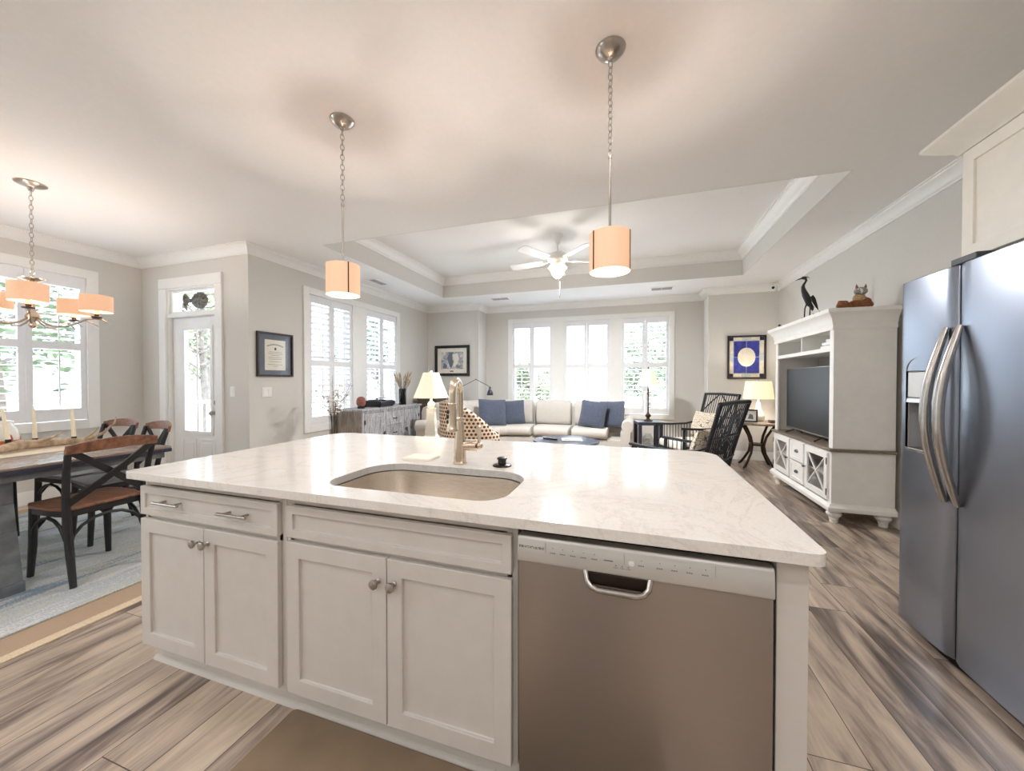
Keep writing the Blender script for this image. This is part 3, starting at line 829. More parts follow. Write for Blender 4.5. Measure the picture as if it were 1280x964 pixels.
for (u0, u1, v0, v1) in ((d0 + .03, d0 + .06, 2.10, 2.385), (d1 - .06, d1 - .03, 2.10, 2.385), (d0 + .06, d1 - .06, 2.10, 2.125), (d0 + .06, d1 - .06, 2.36, 2.385)):
    mb.box(u0, u1, YD + .03, YD + .066, v0, v1)
struct(mb.build('trim_5', M['trim'], bevel=0.003, smooth=30))

# ------------------------------------------------------------------ kitchen island
CT0, CT1 = 0.860, 0.890
YF = 1.045                                   # door faces
outer = rrect(-2.085, 0.425, 1.0, 2.27, [0.03, 0.03, 0.11, 0.11])
sink_o = rrect(-1.13, -0.40, 1.105, 1.505, [0.10, 0.10, 0.14, 0.14], 8)
tag(poly_hole('countertop', outer, sink_o, CT0, CT1, M['quartz']), 'white quartz countertop of the kitchen island with an undermount sink cutout', 'countertop')
BK = 1.67                                    # back of the cabinets
def knob(parent, x, y, z):
    mb = MB(T(x, y, z, rx=PI / 2))
    mb.lathe([(0.009, 0), (0.009, 0.003), (0.0055, 0.006), (0.0055, 0.016), (0.014, 0.021), (0.0165, 0.026), (0.0155, 0.031), (0.010, 0.034), (0, 0.035)], n=20)
    return mb.build('knob', M['nickel'], parent)
def bar_pull(parent, x, y, z, L=0.155):
    mb = MB(); mb.tube([(x - L / 2, y - .032, z), (x + L / 2, y - .032, z)], .006, 12)
    for s in (-1, 1): mb.cyl((x + s * .048, y, z), (x + s * .048, y - .032, z), .0048, n=10)
    return mb.build('bar_pull', M['nickel'], parent)
def cabinet_box(mb, x0, x1, top=CT0):
    t = .018
    mb.box(x0, x0 + t, YF + .021, BK, .115, top); mb.box(x1 - t, x1, YF + .021, BK, .115, top)
    mb.box(x0 + t, x1 - t, BK - t, BK, .115, top); mb.box(x0 + t, x1 - t, YF + .021, BK - t, .115, .133)
    for (a, b) in ((.133, .15), (.672, .70), (.82, top)): mb.box(x0 + t, x1 - t, YF + .021, YF + .039, a, b)
    mb.box(x0 + t, x0 + .035, YF + .021, YF + .039, .15, .82); mb.box(x1 - .035, x1 - t, YF + .021, YF + .039, .15, .82)
cab1 = thing('drawer_cabinet', 'white island base cabinet whose wide drawer carries two bar pulls', 'cabinet')
mb = MB(); cabinet_box(mb, -2.06, -1.238); mb.build('body', M['cab'], cab1, bevel=.001, smooth=0)
mb = MB(); mb.shaker(-2.058, -1.262, .694, .818, YF, fr=.03, rec=.010); dw = mb.build('drawer', M['cab'], cab1, bevel=.0025)
bar_pull(dw, -1.855, YF + .008, .762); bar_pull(dw, -1.47, YF + .008, .758)
for (a, b, kx) in ((-2.058, -1.662, -1.687), (-1.658, -1.262, -1.632)):
    mb = MB(); mb.shaker(a, b, .118, .676, YF, fr=.058, rec=.011); d = mb.build('door', M['cab'], cab1, bevel=.0025); knob(d, kx, YF, .62)
cab2 = thing('sink_cabinet', 'white island sink base cabinet with a false drawer front and two wide doors', 'cabinet')
mb = MB(); cabinet_box(mb, -1.236, -.325); mb.build('body', M['cab'], cab2, bevel=.001, smooth=0)
mb = MB(); mb.shaker(-1.218, -.340, .70, .818, YF, fr=.03, rec=.010); mb.build('false_drawer', M['cab'], cab2, bevel=.0025)
for (a, b, kx) in ((-1.218, -.782, -.812), (-.778, -.340, -.748)):
    mb = MB(); mb.shaker(a, b, .118, .684, YF, fr=.058, rec=.011); d = mb.build('door', M['cab'], cab2, bevel=.0025); knob(d, kx, YF, .605)
isl = thing('island_end_panel', 'white end post and back panelling of the kitchen island right of the dishwasher', 'panel')
mb = MB(); mb.box(.336, .402, YF + .004, 1.69, 0, CT0); mb.build('end_post', M['cab'], isl, bevel=.002, smooth=0)
mb = MB(); mb.box(-2.075, .336, BK + .002, 1.69, 0, CT0); mb.build('back_panel', M['cab'], isl, bevel=.002, smooth=0)
mb = MB(); mb.box(-2.075, -2.062, YF + .03, BK + .002, .115, CT0); mb.build('side_panel', M['cab'], isl, bevel=.001, smooth=0)
mb = MB(); mb.box(-2.085, -.325, 1.115, 1.13, 0, .113)
mb.sweep([(-.325, 1.115), (-2.085, 1.115)], [(0, 0.0), (.016, 0.0), (.015, .007), (.011, .013), (.006, .017), (0, .018)], 1)
mb.build('toe_kick', M['cab'], isl, smooth=30)

# sink basin
sk = thing('kitchen_sink', 'brushed stainless undermount sink basin set in the white island', 'sink', (0, 0, 0))
rings = []
for (ins, z) in ((-.012, CT0 - .001), (-.012, CT0 - .004), (.004, CT0 - .004), (.006, CT0 - .03), (.012, .70), (.03, .672), (.07, .664)):
    x0, x1, y0, y1 = -1.13 + ins, -.40 - ins, 1.105 + ins, 1.505 - ins
    q = lambda r: max(.01, r - ins * .5)
    rings.append([(x, y, z) for x, y in rrect(x0, x1, y0, y1, [q(.10), q(.10), q(.14), q(.14)], 8)])
mb = MB(); n = len(rings[0]); vs = [p for r in rings for p in r]; fs = []
for i in range(len(rings) - 1):
    for j in range(n): fs.append((i * n + j, (i + 1) * n + j, (i + 1) * n + (j + 1) % n, i * n + (j + 1) % n))
fs.append(tuple((len(rings) - 1) * n + j for j in range(n)))
mb.add(vs, fs); o = mb.build('basin', M['sinksteel'], sk)
md = o.modifiers.new('thick', 'SOLIDIFY'); md.thickness = .0015; md.offset = -1
mb = MB(); mb.lathe([(0, .664), (.045, .664), (.047, .668), (.03, .668), (.0, .666)], (-.765, 1.31, 0)); mb.build('drain', M['steel'], sk)

# faucet: gooseneck with pull-down spray head and side lever
fc = thing('kitchen_faucet', 'tall brushed gooseneck faucet with a pull-down head behind the island sink', 'faucet', (-.77, 1.585, CT1))
mb = MB(); mb.lathe([(.034, 0), (.034, .006), (.029, .012), (.029, .06), (.0265, .11), (.021, .155), (.0185, .19), (.0175, .20), (.0225, .205), (.0225, .214), (.0175, .219), (.0, .219)], n=24)
mb.build('body', M['faucet'], fc)
dx, dy = 0.20, -0.98
pts = [(0, 0, .215), (0, 0, .325)]
for i in range(1, 13):
    a = math.radians(180 - 180 * i / 12); u = .066 + .066 * math.cos(a); pts.append((dx * u, dy * u, .325 + .066 * math.sin(a)))
pts.append((dx * .132, dy * .132, .30))
mb = MB(); mb.tube(pts, .0162, 16); mb.build('neck', M['faucet'], fc)
hx, hy = dx * .132, dy * .132
mb = MB(); mb.lathe([(.016, .30), (.0165, .292), (.0185, .29), (.0185, .285), (.0175, .28), (.0205, .22), (.0225, .185), (.0255, .18), (.0255, .172), (.02, .168), (0, .168)][::-1], (hx, hy, 0), 24)
sh = mb.build('spray_head', M['faucet'], fc)
mb = MB()
for z in (.255, .233, .211): mb.ball((hx - .0135, hy - .0145, z), .0085, .0075, .0092, 12, 8)
mb.build('button', M['rubber'], sh)
mb = MB(); mb.tube([(.015, .004, .085), (.070, .015, .085)], .0235, 18); mb.tube([(.040, .009, .085), (.046, .010, .085)], .0255, 18); mb.tube([(.068, .0145, .085), (.078, .016, .085)], .0265, 18)
mb.ball((.092, .018, .085), .017)
lv = mb.build('valve', M['faucet'], fc)
mb = MB(); mb.tube([(.090, .018, .09), (.091, .018, .115), (.088, .018, .175), (.087, .018, .182)], [.007, .008, .0125, .008], 12); mb.build('lever', M['faucet'], lv)
# small things by the sink
pl = thing('disposal_stopper', 'small dark bronze sink stopper standing upside down on the countertop', 'stopper', (-.565, 1.60, CT1))
mb = MB(); mb.lathe([(0, 0), (.043, 0), (.044, .004), (.040, .007), (.018, .009), (0, .009)]); mb.build('flange', M['rubber'], pl)
mb = MB(); mb.lathe([(.016, .009), (.019, .012), (.020, .03), (.024, .032), (.024, .037), (.016, .040), (0, .040)], n=10); mb.build('grip', M['black'], pl, smooth=25)
mb = MB(T(-1.0, 1.62, CT1, rz=.05)); mb.prism(rrect(-.075, .075, -.065, .065, .015, 5), 0, .011); mb.prism(rrect(-.07, .07, -.06, .06, .012, 5), .011, .013)
tag(mb.build('sponge_tray', M['paper'], bevel=.002), 'flat cream dish tray lying behind the sink on the countertop', 'tray')

# ------------------------------------------------------------------ dishwasher
dwr = thing('dishwasher', 'stainless steel dishwasher with a silver control panel under the island', 'dishwasher')
X0, X1 = -.319, .331
mb = MB(); mb.box(X0 + .006, X1 - .004, YF + .03, BK - .03, .10, .845); mb.build('tub', M['dark'], dwr, smooth=0)
mb = MB(); mb.box(X0 + .02, X1 - .02, 1.13, 1.15, 0.003, .10); mb.build('kick_plate', M['dark'], dwr, smooth=0)
# door face bulges slightly
mb = MB()
pr = [(YF + .03, .105), (YF + .004, .105), (YF - .004, .20), (YF - .007, .45), (YF - .006, .70), (YF - .004, .752), (YF + .03, .752)]
mb.prism(pr, X0 + .003, X1 - .003, 'x'); d = mb.build('door', M['dw_steel'], dwr, bevel=.002, smooth=50)
mb = MB(); pr = [(YF + .03, .753), (YF - .009, .753), (YF - .013, .760), (YF - .008, .818), (YF - .002, .826), (YF + .03, .826)]
mb.prism(pr, X0 + .002, X1 - .002, 'x'); cp = mb.build('control_panel', M['panel_silver'], dwr, bevel=.0015, smooth=50)
tx = lambda u: X0 + .65 * u
MP = lambda x, z: Matrix.Translation((x, YF - .0128 + (z - .76) * .086, z)) @ Matrix.Rotation(PI / 2 + .086, 4, 'X')
t_ = text_mesh('brand_lettering', 'FRIGIDAIRE', .0150, M['ink'], cp, MP(tx(.068), .795))
for u in (.131, .463, .80):
    mb = MB(MP(tx(u), .789)); mb.box(-.0006, .0006, -.028, .028, -.0003, .0006); 
    mb.build('panel_seam', M['outlet_grey'], cp, smooth=0)
us = [.165, .208, .252, .297, .343, .53, .60, .655, .71, .765]
for u in us:
    mb = MB(MP(tx(u), .789))
    mb.box(-.0012, .0012, .013, .0154, -.0003, .0005)
    for (w_, y_) in ((.016, -.002), (.012, -.008)):
        for k in range(3): mb.box(-w_ / 2 + k * w_ / 3, -w_ / 2 + (k + .72) * w_ / 3, y_, y_ + .0032, -.0003, .0005)
    mb.build('control_marking', M['slate'], cp, smooth=0)
for u in (.43, .455, .48):
    mb = MB(MP(tx(u), .776)); mb.box(-.0015, .0015, .003, .006, -.0003, .0005); mb.box(-.006, .006, -.003, -.0005, -.0003, .0005); mb.build('indicator_marking', M['slate'], cp, smooth=0)
mb = MB(MP(tx(.40), .79)); mb.box(-.012, .012, -.001, .002, -.0003, .0005); mb.build('indicator_marking', M['slate'], cp, smooth=0)
mb = MB(); mb.lathe([(.008, 0), (.008, .0015), (.0065, .002), (0, .002)], n=20); 
mb.v = [MP(tx(.492), .792) @ v for v in mb.v]; mb.build('power_button', M['white_plastic'], cp)
# pocket handle under the panel
mb = MB()
pts = [(-.085, 0, 0), (-.080, -.012, -.022), (-.068, -.018, -.034), (-.05, -.021, -.039), (.05, -.021, -.039), (.068, -.018, -.034), (.080, -.012, -.022), (.085, 0, 0)]
mb.tube([(tx(.435) + p[0], YF - .003 + p[1], .752 + p[2]) for p in pts], .0085, 12); mb.build('handle', M['steel'], dwr)
mb = MB(); mb.box(tx(.435) - .075, tx(.435) + .075, YF - .0085, YF - .004, .718, .752); mb.build('handle_recess', M['rubber'], dwr, bevel=.004)

# kitchen mat
mb = MB(); mb.prism(rrect(-1.24, .1, .55, 1.095, .02, 4), .001, .012)
km = tag(mb.build('kitchen_mat', M['mat_tan'], bevel=.003), 'tan cushioned kitchen mat on the floor in front of the sink cabinet', 'mat')

# ------------------------------------------------------------------ refrigerator
fr_ = thing('refrigerator', 'dark stainless side-by-side refrigerator with bowed handles against the right wall', 'refrigerator')
FX = 1.34; FZ0, FZ1 = .055, 1.782; FY0, FYM, FY1 = 1.585, 2.128, 2.488
mb = MB(); mb.box(FX + .085, XR - .03, FY0 + .004, FY1 - .004, .03, 1.765); mb.build('body', M['fridge_side'], fr_, bevel=.006, smooth=0)
mb = MB(); mb.box(FX + .05, FX + .085, FY0 + .01, FY1 - .01, .0, .05); mb.build('base_grille', M['dark'], fr_, smooth=0)
def fdoor(y0, y1, hole=None, bulge=.012, name='door'):
    """door curved in plan; front at FX"""
    mb = MB(); n = 14
    ys = [y0 + (y1 - y0) * i / n for i in range(n + 1)]
    if hole: ys = sorted(set(ys + [hole[0], hole[1]]))
    zs = [FZ0, FZ1] if not hole else [FZ0, hole[2], hole[3], FZ1]
    mid, hw = (y0 + y1) / 2, (y1 - y0) / 2
    fx = lambda y: FX + bulge * abs((y - mid) / hw) ** 2.2 - bulge + (0.010 if abs(y - mid) > hw - 1e-6 else 0)
    nz, ny = len(zs), len(ys); vs = []; fs = []
    for z in zs:
        for y in ys: vs.append((fx(y), y, z))
    b = len(vs)
    for z in zs:
        for y in ys: vs.append((FX + .075, y, z))
    for i in range(nz - 1):
        for j in range(ny - 1):
            if hole and hole[2] - 1e-6 <= zs[i] < hole[3] - 1e-6 and hole[0] - 1e-6 <= ys[j] < hole[1] - 1e-6: continue
            fs.append((i * ny + j, i * ny + j + 1, (i + 1) * ny + j + 1, (i + 1) * ny + j))
    fs.append((b, b + ny - 1, b + nz * ny - 1, b + (nz - 1) * ny))
    for (r0) in (0, nz - 1):
        for j in range(ny - 1): fs.append((r0 * ny + j, r0 * ny + j + 1, b + r0 * ny + j + 1, b + r0 * ny + j))
    for c0 in (0, ny - 1):
        for i in range(nz - 1): fs.append((i * ny + c0, (i + 1) * ny + c0, b + (i + 1) * ny + c0, b + i * ny + c0))
    mb.add(vs, fs)
    return mb.build(name, M['fridge_steel'], fr_, bevel=.004, smooth=30), fx
HZ = (2.225, 2.425, .93, 1.33)
fd, ffx = fdoor(FYM + .004, FY1, HZ, name='freezer_door')
rd, rfx = fdoor(FY0, FYM - .004, name='fridge_door')
# dispenser
ds = MB(); y0, y1, z0, z1 = HZ; xi = FX + .06
ds.box(xi, xi + .008, y0 - .01, y1 + .01, z0 - .01, z1 + .01)
ds.box(FX + .002, xi, y0 + .0005, y0 + .006, z0, z1); ds.box(FX + .002, xi, y1 - .006, y1 - .0005, z0, z1)
ds.box(FX + .002, xi, y0 + .006, y1 - .006, z1 - .006, z1)
dso = ds.build('dispenser', M['outlet_grey'], fd, smooth=0)
mb = MB(); mb.box(FX - .004, xi, y0 + .006, y1 - .006, z1 - .135, z1 - .006); mb.build('dispenser_display', M['panel_silver'], dso, bevel=.004)
mb = MB(); mb.prism([(FX - .012, z1 - .16), (FX - .006, z1 - .136), (xi - .002, z1 - .136), (xi - .002, z1 - .16)], y0 + .006, y1 - .006, 'y'); mb.build('dispenser_lip', M['steel'], dso, bevel=.002)
mb = MB(); mb.box(FX - .016, xi, y0 + .004, y1 - .004, z0 - .001, z0 + .016); mb.build('drip_tray', M['steel'], dso, bevel=.003)
mb = MB(); mb.box(FX + .03, FX + .04, 2.30, 2.35, z0 + .10, z1 - .17); mb.build('paddle', M['blacksoft'], dso, bevel=.003)
mb = MB()   # raised arch over the display
pts = [(FX - .004, y1 - .006, z1 + .0)] + [(FX - .006, (y0 + y1) / 2 + .094 * math.cos(math.radians(a)), z1 + .004 + .06 * math.sin(math.radians(a))) for a in range(0, 181, 15)]
mb.tube(pts[1:], .006, 8); mb.build('dispenser_arch', M['fridge_steel'], dso)
def fhandle(parent, y, s):
    z0, z1 = .74, 1.515; pts = []; n = 22; r = []
    for i in range(n + 1):
        t = i / n; b = math.sin(PI * t)
        pts.append((FX - .012 - .070 * b, y + s * .002 * b, z0 + (z1 - z0) * t)); r.append(.010 + .009 * b ** .6)
    mb = MB(); mb.tube(pts, r, 14, flat=1.0)
    return mb.build('handle', M['steel'], parent)
fhandle(fd, FYM + .036, 1); fhandle(rd, FYM - .036, -1)
mb = MB(); mb.box(FX + .01, FX + .12, FYM - .075, FYM + .055, 1.786, 1.815); mb.build('hinge_cover', M['fridge_side'], fr_, bevel=.004)

# cabinet over the refrigerator
uc = thing('wall_cabinet', 'cream wall cabinet with crown moulding above the refrigerator', 'cabinet')
CX = 1.55; CY0, CY1 = 1.56, 2.455
mb = MB(); mb.box(CX + .02, XR - .005, CY0, CY1, 1.86, 2.46); mb.build('body', M['cab2'], uc, bevel=.002, smooth=0)
MD = Matrix.Translation((CX, CY1, 0)) @ Matrix.Rotation(-PI / 2, 4, 'Z')
mb = MB(MD); mb.shaker(.012, .442, 1.875, 2.40, 0, fr=.062, rec=.010); mb.build('door', M['cab2'], uc, bevel=.002)
mb = MB(MD); mb.shaker(.446, .885, 1.875, 2.40, 0, fr=.062, rec=.010); mb.build('door', M['cab2'], uc, bevel=.002)
mb = MB(); mb.sweep([(XR - .005, CY1), (CX + .02, CY1), (CX + .02, CY0)], [(0, 2.405), (.02, 2.405), (.03, 2.42), (.06, 2.44), (.105, 2.475), (.115, 2.485), (.115, 2.50), (0, 2.50)], -1)
mb.build('cabinet_crown', M['cab2'], uc)

# ------------------------------------------------------------------ pendants
def chain(mb, x, y, z0, z1, ln=.036, w=.011, r=.0022):
    n = max(1, round((z1 - z0) / (ln * .80))); st = (z1 - z0) / n
    for i in range(n):
        zc = z0 + st * (i + .5); pts = []
        for k in range(12):
            a = 2 * PI * k / 12; u, v = math.cos(a) * w, math.sin(a) * (st * .5 + r * 1.6)
            pts.append((x + u, y, zc + v) if i % 2 == 0 else (x, y + u, zc + v))
        mb.tube(pts, r, 6, closed=True)
def pendant(loc, rz, label):
    x, y = 0, 0
    p = thing('pendant_lamp', label, 'pendant light', loc, rz, group='drum pendants over the island')
    mb = MB(); mb.lathe([(0, -.058), (.010, -.056), (.014, -.045), (.030, -.040), (.052, -.024), (.064, -.010), (.068, -.002), (.068, 0), (0, 0)]); mb.build('canopy', M['nickel'], p)
    mb = MB(); chain(mb, 0, 0, -.49, -.055); mb.build('chain', M['nickel'], p)
    mb = MB(); mb.tube([(0, 0, -.85), (0, 0, -.49)], .0058, 12); mb.lathe([(0, -.50), (.009, -.498), (.009, -.485), (0, -.48)]); mb.build('rod', M['nickel'], p)
    mb = MB(); mb.shell([(.0925, -1.018), (.0925, -.843)], n=40, th=.0025); sh = mb.build('lamp_shade', M['shade_orange'], p)
    for k in range(3):
        a = 2 * PI * k / 3 - PI / 2
        mb = MB(); mb.box(-.003, .003, .0925, .0945, -1.018, -.843); mb.v = [Matrix.Rotation(a, 4, 'Z') @ v for v in mb.v]; mb.build('shade_seam', M['bronze'], sh, smooth=0)
    mb = MB(); mb.lathe([(0, -1.010), (.0895, -1.010), (.0895, -1.007), (0, -1.007)], n=40); mb.build('diffuser', M['diffuser'], p)
    mb = MB(); mb.lathe([(0, -.872), (.012, -.872), (.012, -.857), (.027, -.856), (.027, -.851), (0, -.85)], n=28)
    for k in range(3):
        a = 2 * PI * k / 3; mb.tube([(0, 0, -.848), (.0895 * math.cos(a), .0895 * math.sin(a), -.848)], .002, 6)
    mb.build('socket', M['nickel'], p)
    lamp('pendant_bulb', 'POINT', (0, 0, -.930), 4.0, WARM, .011, parent=p)
    lamp('pendant_downglow', 'AREA', (0, 0, -1.013), 1.0, WARM, .16, parent=p)
    return p
pendant((-.1, 1.777, H), math.radians(-136.4), 'drum pendant light nearer the refrigerator, over the right of the island')
pendant((-1.617, 1.777, H), math.radians(-30.7), 'drum pendant light over the left end of the island, beside the dining area')

# ------------------------------------------------------------------ chandelier
ch = thing('chandelier', 'five-arm nickel chandelier with peach drum shades over the dining table', 'chandelier', (-4.416, 1.60, H))
mb = MB(); mb.lathe([(0, -.062), (.012, -.06), (.016, -.045), (.022, -.03), (.035, -.022), (.072, -.014), (.085, -.006), (.086, 0), (0, 0)]); mb.build('canopy', M['nickel'], ch)
mb = MB(); chain(mb, 0, 0, -.66, -.06, .045, .0105, .0024); mb.build('chain', M['nickel'], ch)
mb = MB()
mb.tube(arc((0, 0, -.685), .03, 0, 360, 16, 'xz')[:-1], .003, 8, closed=True)
mb.lathe([(0, -1.115), (.012, -1.112), (.024, -1.095), (.02, -1.075), (.012, -1.06), (.030, -1.045), (.042, -1.03), (.038, -1.012), (.018, -.99), (.014, -.96), (.0125, -.90), (.0125, -.79), (.018, -.782), (.022, -.765), (.03, -.75), (.068, -.735), (.07, -.73), (.02, -.725), (.01, -.715), (0, -.71)])
mb.build('column', M['faucet'], ch)
rd_ = Vector((math.cos(YAW), math.sin(YAW), 0)); fd_ = Vector((-math.sin(YAW), math.cos(YAW), 0))
for k in range(5):
    th_ = math.radians(41 + 72 * k); dv = rd_ * math.cos(th_) - fd_ * math.sin(th_); az = math.atan2(dv.y, dv.x)
    R_ = Matrix.Rotation(az, 4, 'Z')
    mb = MB(R_)
    pts = [(.02, 0, -1.03), (.06, 0, -1.07), (.11, 0, -1.092), (.17, 0, -1.09), (.23, 0, -1.06), (.28, 0, -1.025), (.33, 0, -1.01), (.38, 0, -1.018), (.425, 0, -1.045)]
    mb.tube(pts, [.007, .007, .007, .007, .007, .007, .007, .006, .003], 8, up=(0, 1, 0))
    mb.tube([(.27, 0, -1.03), (.31, 0, -1.045), (.345, 0, -1.068), (.36, 0, -1.085)], [.004, .005, .006, .002], 8, up=(0, 1, 0))
    arm = mb.build('arm', M['nickel'], ch)
    mb = MB(R_); mb.lathe([(0, -1.006), (.03, -1.004), (.034, -.996), (.014, -.99), (.014, -.975), (0, -.975)], (.345, 0, 0)); mb.build('drip_cup', M['bronze'], arm)
    mb = MB(R_); mb.lathe([(0, -.98), (.0125, -.98), (.0125, -.90), (0, -.90)], (.345, 0, 0), 16); mb.build('candle_sleeve', M['candle'], arm)
    mb = MB(R_); mb.shell([(.097, -.955), (.097, -.825)], (.345, 0, 0), 32, .002)
    for a in range(3): mb.tube([(.345, 0, -.86), (.345 + .096 * math.cos(a * 2.094), .096 * math.sin(a * 2.094), -.86)], .0015, 6)
    mb.build('lamp_shade', M['shade_orange'], arm)
    mb = MB(R_); mb.ball((.345, 0, -.875), .014, .014, .024, 12, 8); mb.build('bulb', M['bulb'], arm)
    q = R_ @ Vector((.345, 0, -.84))
    lamp('chandelier_bulb', 'POINT', q, 1.5, WARM, .02, parent=ch)

# ------------------------------------------------------------------ ceiling fan
fan = thing('ceiling_fan', 'white five-blade ceiling fan with a lit frosted bowl in the raised tray ceiling', 'ceiling fan', (-.912, 4.715, TZ))
mb = MB(); mb.lathe([(0, -.125), (.018, -.125), (.03, -.105), (.07, -.02), (.075, 0), (0, 0)]); mb.build('canopy', M['white_plastic'], fan)
mb = MB(); mb.cyl((0, 0, -.23), (0, 0, -.12), .0125, n=14); mb.build('downrod', M['white_plastic'], fan)
mb = MB(); mb.lathe([(0, -.39), (.06, -.39), (.085, -.375), (.095, -.345), (.125, -.325), (.138, -.295), (.135, -.262), (.10, -.235), (.03, -.222), (0, -.222)], n=32); mb.build('motor_housing', M['white_plastic'], fan)
for k in range(5):
    R_ = Matrix.Rotation(math.radians(25 + 72 * k), 4, 'Z')
    mb = MB(R_ @ Matrix.Translation((0, 0, -.325)) @ Matrix.Rotation(math.radians(12), 4, 'X'))
    mb.prism([(.20, -.052), (.24, -.058), (.60, -.072), (.655, -.066), (.672, -.03), (.672, .03), (.655, .066), (.60, .072), (.24, .058), (.20, .052)], -.004, .004)
    bl = mb.build('blade', M['white_plastic'], fan, bevel=.002)
    mb = MB(R_); mb.tube([(.09, 0, -.318), (.15, 0, -.336), (.22, 0, -.334)], [.012, .010, .016], 8, flat=.4); mb.build('blade_iron', M['white_plastic'], bl)
mb = MB(); mb.lathe([(0, -.445), (.03, -.445), (.05, -.43), (.10, -.415), (.105, -.40), (.06, -.388), (0, -.388)], n=32); mb.build('light_fitter', M['shade_glow'], fan)
mb = MB(); mb.lathe([(0, -.555), (.02, -.552), (.05, -.53), (.075, -.495), (.092, -.45), (.118, -.425), (.122, -.418), (.11, -.418), (0, -.42)], n=32); mb.build('glass_bowl', M['bowl'], fan)
mb = MB(); mb.lathe([(0, -.575), (.009, -.57), (.011, -.556), (0, -.553)], n=14)
mb.build('finial', M['bronze'], fan)
mb = MB(); mb.tube([(.012, 0, -.44), (.03, 0, -.56), (.03, 0, -.74)], .0016, 6); mb.lathe([(0, -.80), (.006, -.795), (.007, -.76), (.003, -.74), (0, -.74)], (.03, 0, 0), 10); mb.build('pull_chain', M['bronze'], fan)
lamp('fan_light', 'POINT', (0, 0, -.62), 5.0, NEUT, .08, parent=fan)
lamp('fan_downglow', 'AREA', (0, 0, -.60), 36.0, NEUT, .20, parent=fan)
lamp('fan_uplight', 'POINT', (.10, -.02, -.405), .7, WARM, .02, parent=fan)
lamp('fan_uplight', 'POINT', (-.085, -.06, -.405), .7, WARM, .02, parent=fan)

# ------------------------------------------------------------------ ceiling vents, wall plates, camera
def vent(x, y, L, Wd, rz, label):
    v = thing('ceiling_vent', label, 'vent', (x, y, H), rz)
    mb = MB()
    for (a, b, c_, d) in ((-L / 2, L / 2, -Wd / 2, -Wd / 2 + .022), (-L / 2, L / 2, Wd / 2 - .022, Wd / 2), (-L / 2, -L / 2 + .022, -Wd / 2 + .022, Wd / 2 - .022), (L / 2 - .022, L / 2, -Wd / 2 + .022, Wd / 2 - .022)):
        mb.box(a, b, c_, d, -.008, -.0005)
    mb.box(-.006, .006, -Wd / 2 + .022, Wd / 2 - .022, -.006, -.0005)
    mb.build('vent_frame', M['white_plastic'], v, smooth=0)
    mb = MB()
    k = 6
    for i in range(k):
        yy = -Wd / 2 + .022 + (Wd - .044) * (i + .5) / k
        mb.bar((-L / 2 + .022, yy, -.005), (L / 2 - .022, yy, -.005), .009, .002, up=(0, .7, 1))
    mb.build('grille', M['outlet_grey'], v, smooth=0)
    mb = MB(); mb.box(-L / 2 + .02, L / 2 - .02, -Wd / 2 + .02, Wd / 2 - .02, -.0015, -.0005); mb.build('duct_shade', M['dark'], v, smooth=0)  # thin dark sheet painting in the shade between the vent blades
vent(-3.72, 4.82, .36, .16, PI / 2, 'white ceiling vent near the left wall beside the tray ceiling')
vent(-2.33, 6.50, .36, .20, 0, 'white ceiling vent between the tray ceiling and the left end of the window wall')
vent(.46, 6.60, .36, .22, 0, 'white ceiling vent between the tray ceiling and the right end of the window wall')
def plate(M4, w, label, kind):
    p = thing('wall_switch' if kind == 's' else 'wall_outlet', label, 'switch' if kind == 's' else 'outlet')
    p.matrix_world = M4
    mb = MB(); mb.box(-w / 2, w / 2, -.006, -.0005, -.058, .058); mb.build('plate', M['white_plastic'], p, bevel=.002)
    k = max(1, round(w / .05) - 0)
    for i in range(k if w > .08 else 1):
        cx = (-w / 2 + w * (i + .5) / k) if w > .08 else 0
        mb = MB(); mb.box(cx - .015, cx + .015, -.010, -.006, -.032, .032); mb.build('rocker', M['white_plastic'], p, bevel=.001)
plate(Matrix.Translation((-4.335, YD, 1.155)), .075, 'white light switch on the wall right of the porch door', 's')
plate(Matrix.Translation((XL, 3.26, 1.147)) @ Matrix.Rotation(PI / 2, 4, 'Z'), .125, 'white double light switch on the wall under the framed diploma', 's')
sc_ = thing('security_camera', 'small white security camera in the ceiling corner above the entertainment centre', 'camera', (2.10, 6.70, 2.70))
mb = MB(); mb.box(-.035, .06, -.045, .045, .0, .075); mb.build('bracket', M['white_plastic'], sc_, bevel=.006)
mb = MB(T(-.045, -.04, -.005, rz=.9, rx=.2)); mb.box(-.04, .04, -.05, .05, -.04, .04); b_ = mb.build('body', M['white_plastic'], sc_, bevel=.012, seg=3)
mb = MB(T(-.045, -.04, -.005, rz=-.25, rx=-.1)); mb.lathe([(0, 0), (.02, 0), (.018, .012), (0, .014)], (0, 0, 0)); mb.v = [Matrix.Translation((-.045, -.04, -.005)) @ Matrix.Rotation(-.35, 4, 'Z') @ Matrix.Translation((0, -.052, 0)) @ Matrix.Rotation(PI / 2, 4, 'X') @ (T(-.045, -.04, -.005, rz=-.25, rx=-.1).inverted() @ v) for v in mb.v]
mb.build('lens', M['blacksoft'], sc_)

